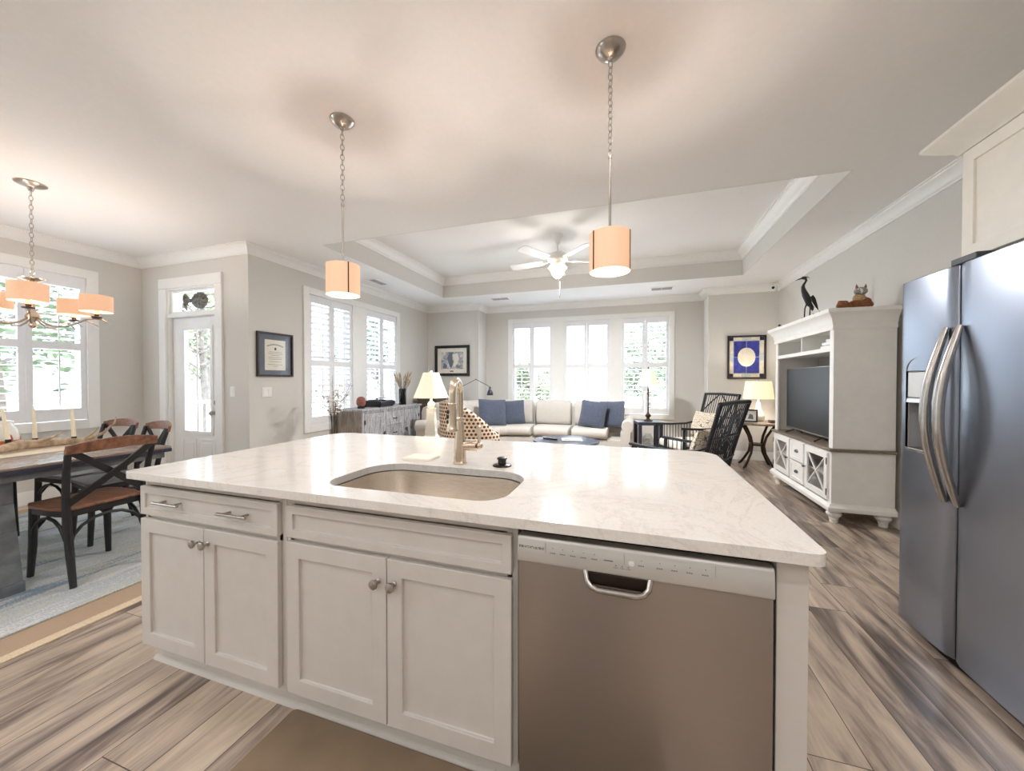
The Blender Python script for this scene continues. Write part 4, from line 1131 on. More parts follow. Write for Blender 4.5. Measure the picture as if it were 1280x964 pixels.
# ------------------------------------------------------------------ framed pictures
def frame_rect(name, M4, w, h, fw, dep, mat, parent):
    mb = MB(M4)
    for (a, b, c_, d) in ((-w / 2, w / 2, h / 2 - fw, h / 2), (-w / 2, w / 2, -h / 2, -h / 2 + fw), (-w / 2, -w / 2 + fw, -h / 2 + fw, h / 2 - fw), (w / 2 - fw, w / 2, -h / 2 + fw, h / 2 - fw)):
        mb.box(a, b, -dep, -.002, c_, d)
    return mb.build(name, mat, parent, bevel=.003, smooth=0)
dp = thing('framed_diploma', 'framed diploma with slate mat on the wall left of the shuttered side window', 'picture')
MW = Matrix.Translation((XL, 3.365, 1.59)) @ Matrix.Rotation(PI / 2, 4, 'Z')
frame_rect('frame', MW, .47, .52, .022, .03, M['frame_dark'], dp)
mb = MB(MW); mb.box(-.21, .21, -.010, -.004, -.24, .24); mb.build('mat_board', M['slate'], dp, smooth=0)
mb = MB(MW); mb.box(-.135, .135, -.012, -.010, -.185, .175); pg = mb.build('certificate', M['paper'], dp, smooth=0)
mb = MB(MW)
for k in range(15):
    t_ = -1 + 2 * k / 14; mb.box(t_ * .10 - .0045, t_ * .10 + .0045, -.0126, -.012, .115 - .022 * t_ * t_, .127 - .022 * t_ * t_)
mb.box(-.012, .012, -.0126, -.012, .055, .085)
for (z_, w_) in ((.03, .16), (.01, .19), (-.01, .12), (-.035, .18), (-.055, .17), (-.085, .15), (-.12, .19), (-.14, .07)): mb.box(-w_ / 2, w_ / 2, -.0126, -.012, z_, z_ + .003)
mb.build('lettering', M['ink'], pg, smooth=0)
mb = MB(MW); mb.box(-.213, .213, -.018, -.016, -.238, .238); mb.build('glazing', M['glass'], dp, smooth=0)
ar = thing('framed_print', 'grey sketch in a cream mat and thick black frame on the left pier wall', 'picture')
MW = Matrix.Translation((-3.51, YP, 1.69))
frame_rect('frame', MW, .78, .625, .055, .035, M['frame_black'], ar)
mb = MB(MW); mb.box(-.34, .34, -.010, -.004, -.262, .262); mb.build('mat_board', M['paper'], ar, smooth=0)
mb = MB(MW); mb.box(-.25, .25, -.013, -.010, -.17, .18); sk_ = mb.build('drawing', M['sketch'], ar, smooth=0)
mb = MB(MW)
mb.prism([(-.06, .17), (.02, .17), (0, .05), (.03, -.03), (0, -.12), (-.03, -.16), (-.08, -.05), (-.11, .06)], -.0136, -.013, 'y'); mb.prism([(-.20, -.16), (-.13, -.16), (-.11, -.10), (-.17, -.05), (-.21, -.12)], -.0136, -.013, 'y')
mb.build('dark_wash', M['slate'], sk_, smooth=0)
mb = MB(MW); mb.prism([(.0, .13), (.12, .15), (.16, .04), (.12, -.06), (.06, -.13), (.02, -.10), (.05, -.03)], -.0136, -.013, 'y'); mb.build('pale_wash', M['paper'], sk_, smooth=0)
mb = MB(MW); mb.box(-.05, .03, -.0126, -.010, -.225, -.205); mb.build('caption', M['ink'], ar, smooth=0)
ti = thing('tile_art', 'framed mosaic of cobalt blue tiles around a cream oval on the right pier wall', 'picture')
MW = Matrix.Translation((1.755, YP, 1.66))
frame_rect('frame', MW, .545, .70, .024, .035, M['frame_dark'], ti)
def tile(nm, mt, x0, x1, z0, z1, d=.014):
    mb = MB(MW); mb.box(x0, x1, -d, -.006, z0, z1); return mb.build(nm, M[mt], ti, bevel=.0015, smooth=0)
mb = MB(MW); mb.box(-.25, .25, -.006, -.003, -.328, .328); mb.build('backing', M['pale_tile'], ti, smooth=0)
for sx in (-1, 1):
    for sz in (-1, 1):
        tile('corner_tile', 'navy_tile', sx * .216 - .029, sx * .216 + .029, sz * .296 - .028, sz * .296 + .028)
        tile('blue_tile', 'blue_tile', min(sx * .005, sx * .178), max(sx * .005, sx * .178), min(sz * .005, sz * .258), max(sz * .005, sz * .258))
        tile('cream_tile', 'cream_tile', min(sx * .064, sx * .183), max(sx * .064, sx * .183), sz * .296 - .026, sz * .296 + .026)
        tile('cream_tile', 'cream_tile', sx * .216 - .027, sx * .216 + .027, min(sz * .064, sz * .263), max(sz * .064, sz * .263))
    tile('pale_tile', 'pale_tile', -.060, .060, sx * .296 - .026, sx * .296 + .026)
    tile('pale_tile', 'pale_tile', sx * .216 - .027, sx * .216 + .027, -.060, .060)
mb = MB(MW @ Matrix.Translation((0, -.019, 0)) @ Matrix.Rotation(PI / 2, 4, 'X')); mb.lathe([(0, -.005), (.125, -.005), (.125, .0), (.118, .002), (0, .002)], n=40, sy=1.22); mb.build('oval_tile', M['cream_tile'], ti)
fo = thing('fish_ornament', 'round hammered tin fish hanging in the transom above the porch door', 'ornament', (-5.0, YD + .045, 2.245), .25)
mb = MB(); mb.ball((.05, 0, 0), .105, .022, .10, 24, 14)
fb = mb.build('fish_body', M['fishmetal'], fo)
mb = MB(); mb.prism([(-.04, .02), (-.09, .03), (-.135, .09), (-.16, .06), (-.165, 0), (-.155, -.06), (-.12, -.12), (-.105, -.12), (-.115, -.06), (-.09, -.025), (-.04, -.02)], -.006, .006, 'y'); mb.build('tail', M['fishmetal'], fo, bevel=.003)
mb = MB(); mb.ball((.11, -.021, .02), .012, .006, .012, 10, 8); mb.build('eye', M['blacksoft'], fo)
mb = MB(); mb.tube([(.05, 0, .098), (.05, 0, .14)], .0012, 6); mb.build('wire', M['iron'], fo)

# ------------------------------------------------------------------ dining area
mb = MB(); mb.box(-5.70, -2.76, -.65, 2.70, .0005, .007)
ju = thing('jute_rug', 'large tan jute rug with a pale binding lying under the blue striped rug', 'rug')
mb.build('weave', M['jute'], ju, smooth=0)
mb = MB()
for (a, b, c_, d) in ((-2.76, -2.70, -.71, 2.76), (-5.76, -5.70, -.71, 2.76), (-5.70, -2.76, 2.70, 2.76), (-5.70, -2.76, -.71, -.65)): mb.box(a, b, c_, d, .0005, .009)
mb.build('binding', M['jute_edge'], ju, bevel=.002, smooth=0)
mb = MB(); mb.box(-5.52, -2.95, -.5, 2.52, .0075, .016)
tag(mb.build('striped_rug', M['rug'], bevel=.003, smooth=0), 'faded blue and cream striped rug under the dining table', 'rug')
RZ = .0165
tb = thing('dining_table', 'square farmhouse dining table with a worn top, dark blue edge and grey metal legs', 'table', (-4.30, 1.16, RZ))
mb = MB(); mb.box(-.80, .80, -.82, .82, .728, .744); mb.build('tabletop', M['tabletop'], tb, bevel=.003, smooth=0)
mb = MB(); mb.box(-.802, .802, -.822, .822, .700, .7275); mb.build('edge_band', M['table_dark'], tb, bevel=.003, smooth=0)
mb = MB()
for (a, b, c_, d) in ((-.77, .77, -.79, -.765), (-.77, .77, .765, .79), (-.77, -.745, -.765, .765), (.745, .77, -.765, .765)): mb.box(a, b, c_, d, .655, .6995)
mb.build('apron', M['iron'], tb, bevel=.002, smooth=0)
for s in (-1, 1):
    mb = MB()
    pts = [(.79, .06), (.775, .18), (.735, .36), (.705, .52), (.70, .655)]
    for i in range(4):
        (x0, z0), (x1, z1) = pts[i], pts[i + 1]
        w0, w1 = .03 + .008 * (i == 0), .03
        mb.add([(s * (x0 - w0), -.045, z0), (s * (x0 + w0), -.045, z0), (s * (x0 + w0), .045, z0), (s * (x0 - w0), .045, z0), (s * (x1 - w1), -.045, z1), (s * (x1 + w1), -.045, z1), (s * (x1 + w1), .045, z1), (s * (x1 - w1), .045, z1)],
               [(0, 1, 2, 3), (7, 6, 5, 4), (0, 4, 5, 1), (1, 5, 6, 2), (2, 6, 7, 3), (3, 7, 4, 0)])
    mb.box(s * .79 - .045, s * .79 + .045, -.05, .05, 0, .06)
    mb.build('leg', M['iron'], tb, bevel=.003, smooth=0)
    mb = MB(); mb.tube([(s * .70, 0, .50), (s * .12, .0, .66)], .007, 8); mb.build('brace_rod', M['iron'], tb)
mb = MB(); mb.box(-.70, .70, -.04, .04, .62, .6545); mb.build('crossbar', M['iron'], tb, bevel=.002, smooth=0)

def xchair(loc, rz, label, seat_m, rail_m):
    """bentwood cross-back chair, facing local +y"""
    c = thing('dining_chair', label, 'chair', loc, rz, group='cross-back chairs round the dining table')
    mb = MB(); mb.prism([(-.19, -.20), (.19, -.20), (.215, -.05), (.22, .12), (.19, .205), (-.19, .205), (-.22, .12), (-.215, -.05)], .452, .474); mb.build('seat', M[seat_m], c, bevel=.008, seg=3)
    mb = MB(); mb.prism([(-.18, -.19), (.18, -.19), (.20, -.05), (.205, .12), (.18, .19), (-.18, .19), (-.205, .12), (-.20, -.05)], .412, .4515); mb.build('seat_frame', M['black'], c, bevel=.004)
    for s in (-1, 1):
        mb = MB(); mb.tube([(s * .19, .185, .0), (s * .182, .175, .2), (s * .178, .17, .44)], [.016, .020, .021], 10); mb.build('leg', M['black'], c)
        mb = MB(); mb.tube([(s * .195, -.265, .0), (s * .19, -.225, .2), (s * .19, -.20, .40), (s * .196, -.205, .52), (s * .205, -.235, .70), (s * .212, -.275, .845)], [.016, .020, .021, .019, .018, .016], 10); mb.build('leg', M['black'], c)
        mb = MB(); mb.tube([(s * .182, .17, .24)] + [(s * .186, .17 * math.cos(a), .24 + .155 * math.sin(a)) for a in [PI * i / 8 for i in range(1, 8)]] + [(s * .19, -.205, .24)], .010, 8); mb.build('bentwood_brace', M['black'], c)
    for yy in (.176, -.205):
        mb = MB(); mb.tube([(-.18, yy, .24)] + [(-.18 * math.cos(a), yy, .24 + .155 * math.sin(a)) for a in [PI * i / 8 for i in range(1, 8)]] + [(.18, yy, .24)], .010, 8); mb.build('bentwood_brace', M['black'], c)
    # curved wooden top rail
    rings = []
    for i in range(11):
        t = -1 + 2 * i / 10; x = t * .228; y = -.275 - .045 * (1 - t * t); z0 = .815 + .01 * (1 - t * t); hh = .075 - .02 * t * t
        rings.append([(x, y - .011, z0), (x, y + .011, z0), (x, y + .011 - .012, z0 + hh), (x, y - .011 - .012, z0 + hh)])
    mb = MB(); mb.loft(rings); mb.build('top_rail', M[rail_m], c, bevel=.004, smooth=40)
    for s in (-1, 1):
        mb = MB(); P = []
        for i in range(9):
            t = i / 8; P.append((s * (-.195 + .40 * t), -.205 - .07 * t ** 1.3 - .03 * math.sin(PI * t) - s * .009, .50 + .335 * t))
        rings = []
        for i, p in enumerate(P):
            rings.append([(p[0] - s * .014, p[1] - .007, p[2] + .014), (p[0] - s * .014, p[1] + .007, p[2] + .014), (p[0] + s * .014, p[1] + .007, p[2] - .014), (p[0] + s * .014, p[1] - .007, p[2] - .014)])
        mb.loft(rings); mb.build('cross_bar', M['black'], c, bevel=.002, smooth=40)
    return c
xchair((-3.50, 1.50, RZ + .003), PI / 2 + .03, 'cross-back dining chair with warm brown wooden seat and rail, nearest the island', 'tan_wood', 'tan_wood')
xchair((-4.62, 1.93, RZ + .003), PI + .05, 'cross-back dining chair with grey seat at the far table end, nearer the window', 'seat_grey', 'tan_wood')
xchair((-4.08, 1.90, RZ + .003), PI - .16, 'cross-back dining chair with grey seat at the far table end, nearer the porch door', 'seat_grey', 'tan_wood')
xchair((-4.92, 1.42, RZ + .003), -PI / 2, 'cross-back dining chair on the window side of the table, mostly hidden under it', 'seat_grey', 'tan_wood')
TT = RZ + .7445
mb = MB(); mb.box(-4.40, -4.00, .40, 1.93, TT + .0005, TT + .003)
tag(mb.build('table_runner', M['runner'], smooth=0), 'cream linen runner along the middle of the dining table', 'runner')
cd = thing('candle_holder', 'driftwood branch candle holder with three taper candles on the dining table', 'candle holder', (-4.2, 1.45, TT + .0035))
pts = [(.13, -.40, .018), (.07, -.27, .024), (.02, -.13, .03), (-.06, .02, .045), (-.10, .13, .036), (-.06, .24, .034), (.0, .34, .03), (.06, .43, .022)]
mb = MB(); mb.tube(pts, [.012, .018, .024, .038, .033, .028, .024, .010], 10); mb.build('branch', M['drift'], cd)
mb = MB(); mb.tube([(-.08, .10, .05), (-.02, .16, .08), (.03, .20, .115)], [.014, .010, .003], 8); mb.build('twig', M['drift'], cd)
mb = MB(); mb.tube([(.0, .34, .04), (.10, .40, .09), (.16, .44, .17), (.165, .45, .22)], [.016, .011, .007, .003], 8); mb.build('twig', M['drift'], cd)
mb = MB(); mb.tube([(.0, .33, .04), (.04, .37, .10), (.09, .38, .14)], [.012, .008, .003], 8); mb.build('twig', M['drift'], cd)
for (x, y, z, tx_, ty_) in ((-.155, .0, .065, -.045, -.012), (-.105, .11, .060, -.012, .0), (-.04, .29, .05, -.022, .0)):
    mb = MB(); mb.cyl((x, y, z - .035), (x, y, z + .02), .017, .015, 14); cu = mb.build('candle_cup', M['bronze'], cd)
    mb = MB(); mb.tube([(x, y, z + .018), (x + tx_ * .5, y + ty_ * .5, z + .13), (x + tx_, y + ty_, z + .245)], [.0125, .011, .008], 14); c_ = mb.build('candle', M['candle'], cu)
    mb = MB(); mb.tube([(x + tx_, y + ty_, z + .244), (x + tx_, y + ty_, z + .256)], .0012, 6); mb.build('wick', M['ink'], c_)
pj = thing('ceramic_jar', 'round white ceramic jar with red and orange glaze on the dining table', 'jar', (-4.52, 1.465, TT + .0005))
mb = MB(); mb.lathe([(0, 0), (.06, 0), (.075, .01), (.092, .05), (.094, .10), (.085, .15), (.066, .185), (.062, .20), (.066, .21), (.05, .212), (0, .19)], n=28); mb.build('body', M['ceramic'], pj)
mb = MB(); mb.lathe([(0, .004), (.0615, .001), (.0775, .01), (.0945, .05), (.0955, .07), (.094, .07), (.09, .05), (.074, .012), (0, .006)], n=28); mb.build('glaze_band', M['orange_glaze'], pj)
mb = MB()
for a in (0.2, 1.6, 3.0, 4.4, 5.6): mb.ball((.084 * math.cos(a), .084 * math.sin(a), .065), .020, .020, .055, 12, 8)
mb.build('leaf_relief', M['red_glaze'], pj)
mb = MB(); mb.lathe([(0, .205), (.055, .209), (.05, .216), (.015, .222), (0, .223)], n=24); ld = mb.build('lid', M['ceramic'], pj)
mb = MB(); mb.prism([(.022, .218), (.046, .222), (.055, .246), (.05, .258), (.035, .245)], -.008, .008, 'y'); mb.build('lid_handle', M['iron'], ld, bevel=.003)

# ------------------------------------------------------------------ entertainment centre
EX0, EX1, EY0, EY1 = 1.69, 2.155, 4.02, 5.455
ec = thing('entertainment_center', 'tall antique white entertainment centre with turned feet holding the television', 'entertainment center')
mb = MB()
mb.box(EX0 + .012, EX1, EY0 + .012, EY0 + .03, .15, .645); mb.box(EX0 + .012, EX1, EY1 - .03, EY1 - .012, .15, .645)
mb.box(EX1 - .015, EX1, EY0 + .03, EY1 - .03, .15, .645); mb.box(EX0 + .012, EX1 - .015, EY0 + .03, EY1 - .03, .15, .17); mb.box(EX0 + .03, EX1 - .015, EY0 + .03, EY1 - .03, .40, .415)
for (a, b) in ((EY0 + .03, EY0 + .075), (EY1 - .075, EY1 - .03), (4.535, 4.565), (4.905, 4.935)): mb.box(EX0 + .012, EX0 + .03, a, b, .17, .645)
mb.box(EX0 + .012, EX0 + .03, EY0 + .075, EY1 - .075, .62, .645)
mb.build('base_cabinet', M['ec'], ec, bevel=.002, smooth=0)
mb = MB(); mb.sweep([(EX1, EY0 + .012), (EX0 + .012, EY0 + .012), (EX0 + .012, EY1 - .012), (EX1, EY1 - .012)][::-1], [(0, .115), (.030, .115), (.034, .125), (.034, .15), (.02, .165), (.012, .18), (0, .18)], -1)
mb.build('base_moulding', M['ec'], ec)
mb = MB(); mb.box(EX0 - .012, EX1, EY0 - .014, EY1 + .014, .6455, .672); mb.build('wood_top', M['ec_wood'], ec, bevel=.006, seg=3, smooth=0)
for (fx_, fy_) in ((EX0 + .05, EY0 + .055), (EX0 + .05, EY1 - .055), (EX1 - .06, EY0 + .055), (EX1 - .06, EY1 - .055)):
    mb = MB(); mb.lathe([(0, 0), (.028, 0), (.032, .012), (.030, .022), (.036, .034), (.034, .044), (.050, .062), (.058, .078), (.055, .09), (.044, .096), (.056, .104), (.056, .115), (0, .115)], (fx_, fy_, 0), 24); mb.build('foot', M['ec'], ec)
def EF(y): return Matrix.Translation((EX0 + .012, y, 0)) @ Matrix.Rotation(-PI / 2, 4, 'Z')   # local x -> world -y, local -y -> world -x
for (ya, yb, hs) in ((EY0 + .055, 4.53, 1), (4.94, EY1 - .055, -1)):
    w = yb - ya; mb = MB(EF(yb))
    fr2 = .055; z0, z1 = .20, .625
    for (a, b, c_, d) in ((0, w, z0, z0 + fr2), (0, w, z1 - fr2, z1), (0, fr2, z0 + fr2, z1 - fr2), (w - fr2, w, z0 + fr2, z1 - fr2)): mb.box(a, b, -.018, -.001, c_, d)
    for (p, q) in (((fr2, z0 + fr2), (w - fr2, z1 - fr2)), ((fr2, z1 - fr2), (w - fr2, z0 + fr2))): mb.bar((p[0], -.009, p[1]), (q[0], -.009, q[1]), .010, .014, up=(0, 1, 0))
    d_ = mb.build('door', M['ec'], ec, bevel=.0015, smooth=0)
    mb = MB(EF(yb)); mb.box(fr2 - .004, w - fr2 + .004, -.006, -.003, z0 + fr2 - .004, z1 - fr2 + .004); mb.build('door_glass', M['glass'], d_, smooth=0)
    kx = .02 if hs == 1 else w - .02
    mb = MB(EF(yb)); mb.cyl((kx, -.018, .41), (kx, -.034, .41), .005, n=10); mb.ball((kx, -.038, .41), .012); mb.build('knob', M['pewter'], d_)
    mb = MB(EF(yb)); hx_ = w - .004 if hs == 1 else .004
    for zz in (.27, .55): mb.cyl((hx_, -.02, zz - .03), (hx_, -.02, zz + .03), .005, n=10)
    mb.build('hinge', M['pewter'], d_)
for (z0, z1) in ((.20, .405), (.42, .625)):
    mb = MB(EF(4.90)); mb.shaker(0, .33, z0, z1, -.018, th=.017, fr=.035, rec=.006); d_ = mb.build('drawer', M['ec'], ec, bevel=.0015)
    zc = (z0 + z1) / 2
    mb = MB(EF(4.90)); mb.lathe([(0, 0), (.028, 0), (.036, .010), (.030, .022), (.012, .03), (0, .031)], (.165, -.012, zc - .012), 18, sy=.62); mb.build('cup_pull', M['pewter'], d_)
# hutch
HX = EX0 + .02
mb = MB()
mb.box(HX, EX1, EY0 + .015, EY0 + .035, .6725, 1.77); mb.box(HX, EX1, EY1 - .035, EY1 - .015, .6725, 1.77)
mb.box(HX, HX + .02, EY0 + .035, EY0 + .085, .6725, 1.77); mb.box(HX, HX + .02, EY1 - .085, EY1 - .035, .6725, 1.77)
mb.box(HX, EX1 - .012, EY0 + .085, EY1 - .085, 1.545, 1.585); mb.box(HX + .02, EX1 - .012, EY0 + .035, EY0 + .085, 1.545, 1.585); mb.box(HX + .02, EX1 - .012, EY1 - .085, EY1 - .035, 1.545, 1.585)
mb.box(HX, EX1, EY0 + .035, EY1 - .035, 1.755, 1.83)
mb.box(HX + .004, EX1 - .012, 4.70, 4.72, 1.585, 1.755)
mb.build('hutch', M['ec'], ec, bevel=.002, smooth=0)
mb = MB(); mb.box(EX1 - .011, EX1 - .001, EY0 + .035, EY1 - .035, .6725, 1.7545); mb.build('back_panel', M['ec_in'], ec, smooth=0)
mb = MB(); mb.sweep([(EX1, EY0 + .015), (HX, EY0 + .015), (HX, EY1 - .015), (EX1, EY1 - .015)][::-1],
   [(0, 1.735), (.012, 1.735), (.014, 1.75), (.010, 1.765), (.016, 1.79), (.020, 1.80), (.022, 1.82), (.040, 1.85), (.055, 1.872), (.066, 1.882), (.07, 1.90), (.07, 1.915), (0, 1.915)], -1)
mb.build('cornice', M['ec'], ec)
mb = MB(); mb.box(HX + .001, EX1, EY0 + .016, EY1 - .016, 1.8305, 1.914); mb.build('top_board', M['ec'], ec, smooth=0)
ETOP = 1.9155
tv = thing('television', 'flat screen television standing in the entertainment centre', 'television', (1.80, 4.76, .6725))
mb = MB(); mb.box(-.012, .03, -.535, .535, .055, .745); mb.build('housing', M['blacksoft'], tv, bevel=.006, smooth=0)
mb = MB(); mb.box(-.0145, -.0122, -.522, .522, .072, .732); mb.build('screen', M['tv_screen'], tv, smooth=0)
mb = MB()
for (a, b, c_, d) in ((-.537, .537, .742, .7475), (-.537, .537, .050, .066), (-.5375, -.532, .066, .742), (.532, .5375, .066, .742)): mb.box(-.016, -.0121, a, b, c_, d)
mb.build('bezel', M['steel'], tv, smooth=0)
for s in (-1, 1):
    mb = MB(); mb.tube([(-.085, s * .36, .008), (.0, s * .33, .05), (.085, s * .36, .008)], .0075, 8); mb.build('foot', M['blacksoft'], tv)
bx = thing('media_player', 'stack of slim white media boxes on the upper shelf of the entertainment centre', 'media player', (1.86, 4.28, 1.5855))
for i, (w_, d_, z_) in enumerate(((.26, .20, 0), (.22, .18, .034), (.17, .13, .064))):
    mb = MB(T(0, 0, z_, rz=.1 * i)); mb.box(-d_ / 2, d_ / 2, -w_ / 2, w_ / 2, .0, .028); mb.build('box', M['white_plastic'], bx, bevel=.004, smooth=0)
# heron
hr = thing('heron_figurine', 'dark metal standing heron figurine on top of the entertainment centre', 'figurine', (1.675, 4.52, ETOP), -1.2)
mb = MB()
pts = [(.0, .035, .150), (0, .03, .18), (0, .0, .235), (0, -.02, .28), (0, -.028, .315), (0, -.022, .338), (0, -.005, .362), (0, .006, .385), (0, -.004, .404)]
mb.tube([(.0, .085, .085), (.0, .075, .11)] + pts, [.005, .016, .028, .034, .032, .024, .017, .012, .010, .011, .014], 14, flat=.8)
mb.ball((0, -.018, .408), .014, .026, .016, 14, 10)
mb.tube([(0, -.035, .406), (0, -.075, .393), (0, -.112, .377)], [.008, .005, .001], 8)
mb.tube([(0, -.01, .418), (0, .02, .42), (0, .045, .405)], [.007, .004, .001], 6)
mb.build('body', M['heron'], hr)
for (yy, s) in ((.0, -1), (.035, 1)):
    mb = MB(); mb.tube([(s * .010, .03, .17), (s * .012, yy + .005, .10), (s * .012, yy, .0)], [.009, .006, .006], 8)
    mb.tube([(s * .012, yy, .004), (s * .014, yy - .03, .004)], [.005, .002], 6); mb.build('leg', M['heron'], hr)
mb = MB(); mb.prism([(.05, .23), (.075, .20), (.098, .13), (.11, .075), (.085, .10), (.04, .16), (.02, .21)], .030, .036, 'x'); mb.prism([(.05, .23), (.075, .20), (.098, .13), (.11, .075), (.085, .10), (.04, .16), (.02, .21)], -.036, -.030, 'x'); mb.build('wing', M['heron'], hr, bevel=.002)
gv = thing('vine_garland', 'dry twig garland lying along the top of the entertainment centre', 'garland', (1.72, 4.38, ETOP))
mb = MB(); pts = [(.03, .16, .008), (-.01, .08, .016), (.02, .0, .010), (.0, -.08, .022), (.04, -.16, .010), (.06, -.24, .014)]
mb.tube(pts, [.004, .007, .006, .007, .006, .003], 8)
for i in range(16):
    t = i / 15; p = Vector(pts[min(5, int(t * 5))]).lerp(Vector(pts[min(5, int(t * 5) + 1)]), t * 5 % 1)
    a = random.uniform(0, 6.28); q = p + Vector((math.cos(a) * .03, math.sin(a) * .035, random.uniform(.0, .02)))
    mb.tube([p, q], [.003, .001], 5); 
mb.build('vine', M['twig'], gv)
mb = MB()
for i in range(12):
    p = Vector((random.uniform(-.02, .06), random.uniform(-.22, .16), random.uniform(.012, .028))); a = random.uniform(0, 3.1)
    mb.ball(p, .016, .007, .003, 8, 6, Matrix.Rotation(a, 3, 'Z') @ Matrix.Rotation(.5, 3, 'X'))
mb.build('leaf', M['heron'], gv)
# fox lying down, made of straw and bristle
fx = thing('fox_figurine', 'brown straw fox figurine lying on the near end of the entertainment centre', 'figurine', (1.92, 4.14, ETOP), .2); fx.scale = (.86, .86, .9)
mb = MB(); mb.ball((.03, 0, .052), .125, .07, .052, 20, 12); mb.ball((.06, 0, .075), .075, .06, .055, 18, 10); mb.build('body', M['fox_brown'], fx)
mb = MB(); mb.ball((.02, -.005, .115), .055, .05, .05, 18, 12); mb.build('chest', M['fox_tan'], fx)
mb = MB(); mb.ball((.03, -.01, .185), .058, .05, .042, 18, 12); mb.tube([(-.005, -.03, .178), (-.045, -.055, .165), (-.058, -.062, .162)], [.030, .015, .007], 12); hd = mb.build('head', M['fox_grey'], fx)
mb = MB(); mb.ball((.002, -.036, .182), .034, .026, .028, 14, 10); mb.build('face', M['ceramic'], hd)
for s in (-1, 1):
    cx_, cy_ = .035 + s * .034, -.008 - s * .004
    mb = MB(); mb.tube([(cx_, cy_, .212), (cx_ + s * .006, cy_, .235), (cx_ + s * .008, cy_, .258)], [.020, .013, .002], 10, flat=.5); mb.build('ear', M['fox_brown'], hd)
    mb = MB(); mb.ball((-.008 + s * .017, -.058 + s * .012, .192), .0045); mb.build('eye', M['blacksoft'], hd)
mb = MB(); mb.tube([(-.08, -.01, .03), (-.125, -.015, .05), (-.165, -.01, .055), (-.19, 0, .03)], [.025, .045, .042, .012], 14); mb.build('tail', M['fox_brown'], fx)
bd = thing('bird_figurine', 'tiny dark bird figurine at the far end of the entertainment centre top', 'figurine', (1.74, 5.36, ETOP))
mb = MB(); mb.ball((0, 0, .022), .030, .022, .022, 14, 10); mb.ball((-.022, -.01, .042), .014, .013, .013, 12, 8); mb.tube([(-.034, -.014, .042), (-.046, -.018, .040)], [.004, .001], 6); mb.build('body', M['heron'], bd)
mb = MB(); mb.tube([(.02, .0, .026), (.055, .0, .034)], [.012, .004], 8, flat=.4); mb.build('tail', M['heron'], bd)

# ------------------------------------------------------------------ sideboard and what stands on it
SX0, SX1, SY0, SY1, SZ = -4.055, -3.60, 4.30, 5.80, .87
sb = thing('sideboard', 'distressed grey wooden sideboard under the shuttered side window', 'sideboard')
mb = MB(); mb.box(SX0, SX1 - .02, SY0, SY0 + .025, .0, SZ - .03); mb.build('end_panel', M['distress_brown'], sb, bevel=.003, smooth=0)
mb = MB(); mb.box(SX0, SX1 - .02, SY1 - .025, SY1, .0, SZ - .03); mb.box(SX0, SX0 + .015, SY0 + .025, SY1 - .025, .10, SZ - .03); mb.box(SX0 + .015, SX1 - .04, SY0 + .025, SY1 - .025, .08, .10)
for (a, b) in ((SY0, SY0 + .05), (4.78, 4.83), (5.26, 5.31), (SY1 - .05, SY1)): mb.box(SX1 - .02, SX1, a, b, .0 if a in (SY0, SY1 - .05) else .08, SZ - .03)
for (a, b) in ((.08, .12), (SZ - .06, SZ - .03)):
    for (c_, d) in ((SY0 + .05, 4.78), (4.83, 5.26), (5.31, SY1 - .05)): mb.box(SX1 - .02, SX1, c_, d, a, b)
mb.build('carcass', M['distress'], sb, bevel=.003, smooth=0)
mb = MB(); mb.box(SX0 - .005, SX1 + .02, SY0 - .02, SY1 + .02, SZ - .029, SZ); mb.build('top', M['distress'], sb, bevel=.004, smooth=0)
def SF(y): return Matrix.Translation((SX1, y, 0)) @ Matrix.Rotation(PI / 2, 4, 'Z')    # local x -> world +y, local -y -> world +x
for (a, b, k) in ((SY0 + .055, 4.775, .43), (5.315, SY1 - .055, .04)):
    mb = MB(SF(a)); mb.shaker(0, b - a, .125, SZ - .065, -.004, th=.018, fr=.07, rec=.008); d_ = mb.build('door', M['distress'], sb, bevel=.002)
    mb = MB(SF(a)); mb.tube([(k, -.004, .50), (k, -.03, .505), (k, -.034, .475), (k, -.03, .445), (k, -.004, .45)], .006, 8); mb.cyl((k, -.004, .475), (k, -.008, .475), .02, n=14); mb.build('handle', M['black'], d_)
    mb = MB(SF(a)); hk = .0 if k > .2 else b - a
    for zz in (.25, .68): mb.box(hk - .012, hk + .012, -.008, -.0045, zz - .03, zz + .03)
    mb.build('hinge', M['black'], d_, smooth=0)
for (z0, z1) in ((.125, .35), (.355, .58), (.585, SZ - .065)):
    mb = MB(SF(4.835)); mb.shaker(0, .42, z0, z1, -.004, th=.018, fr=.03, rec=.004); d_ = mb.build('drawer', M['distress'], sb, bevel=.002)
    mb = MB(SF(4.835)); zc = (z0 + z1) / 2; mb.tube([(.17, -.004, zc), (.175, -.025, zc - .006), (.21, -.032, zc - .012), (.245, -.025, zc - .006), (.25, -.004, zc)], .006, 8); mb.build('handle', M['black'], d_)
eg = thing('clay_sculpture', 'small brown carved egg-shaped sculpture on the near end of the sideboard', 'sculpture', (-3.80, 4.52, SZ))
mb = MB(); mb.lathe([(0, 0), (.05, 0), (.052, .03), (.045, .036), (0, .036)], n=20); mb.build('base', M['black'], eg)
mb = MB(); mb.lathe([(0, .036), (.045, .036), (.064, .07), (.066, .11), (.055, .15), (.03, .172), (0, .176)], n=24); mb.build('carving', M['terracotta'], eg)
rp = thing('record_player', 'black tabletop record player on the middle of the sideboard', 'record player', (-3.84, 4.98, SZ), .1)
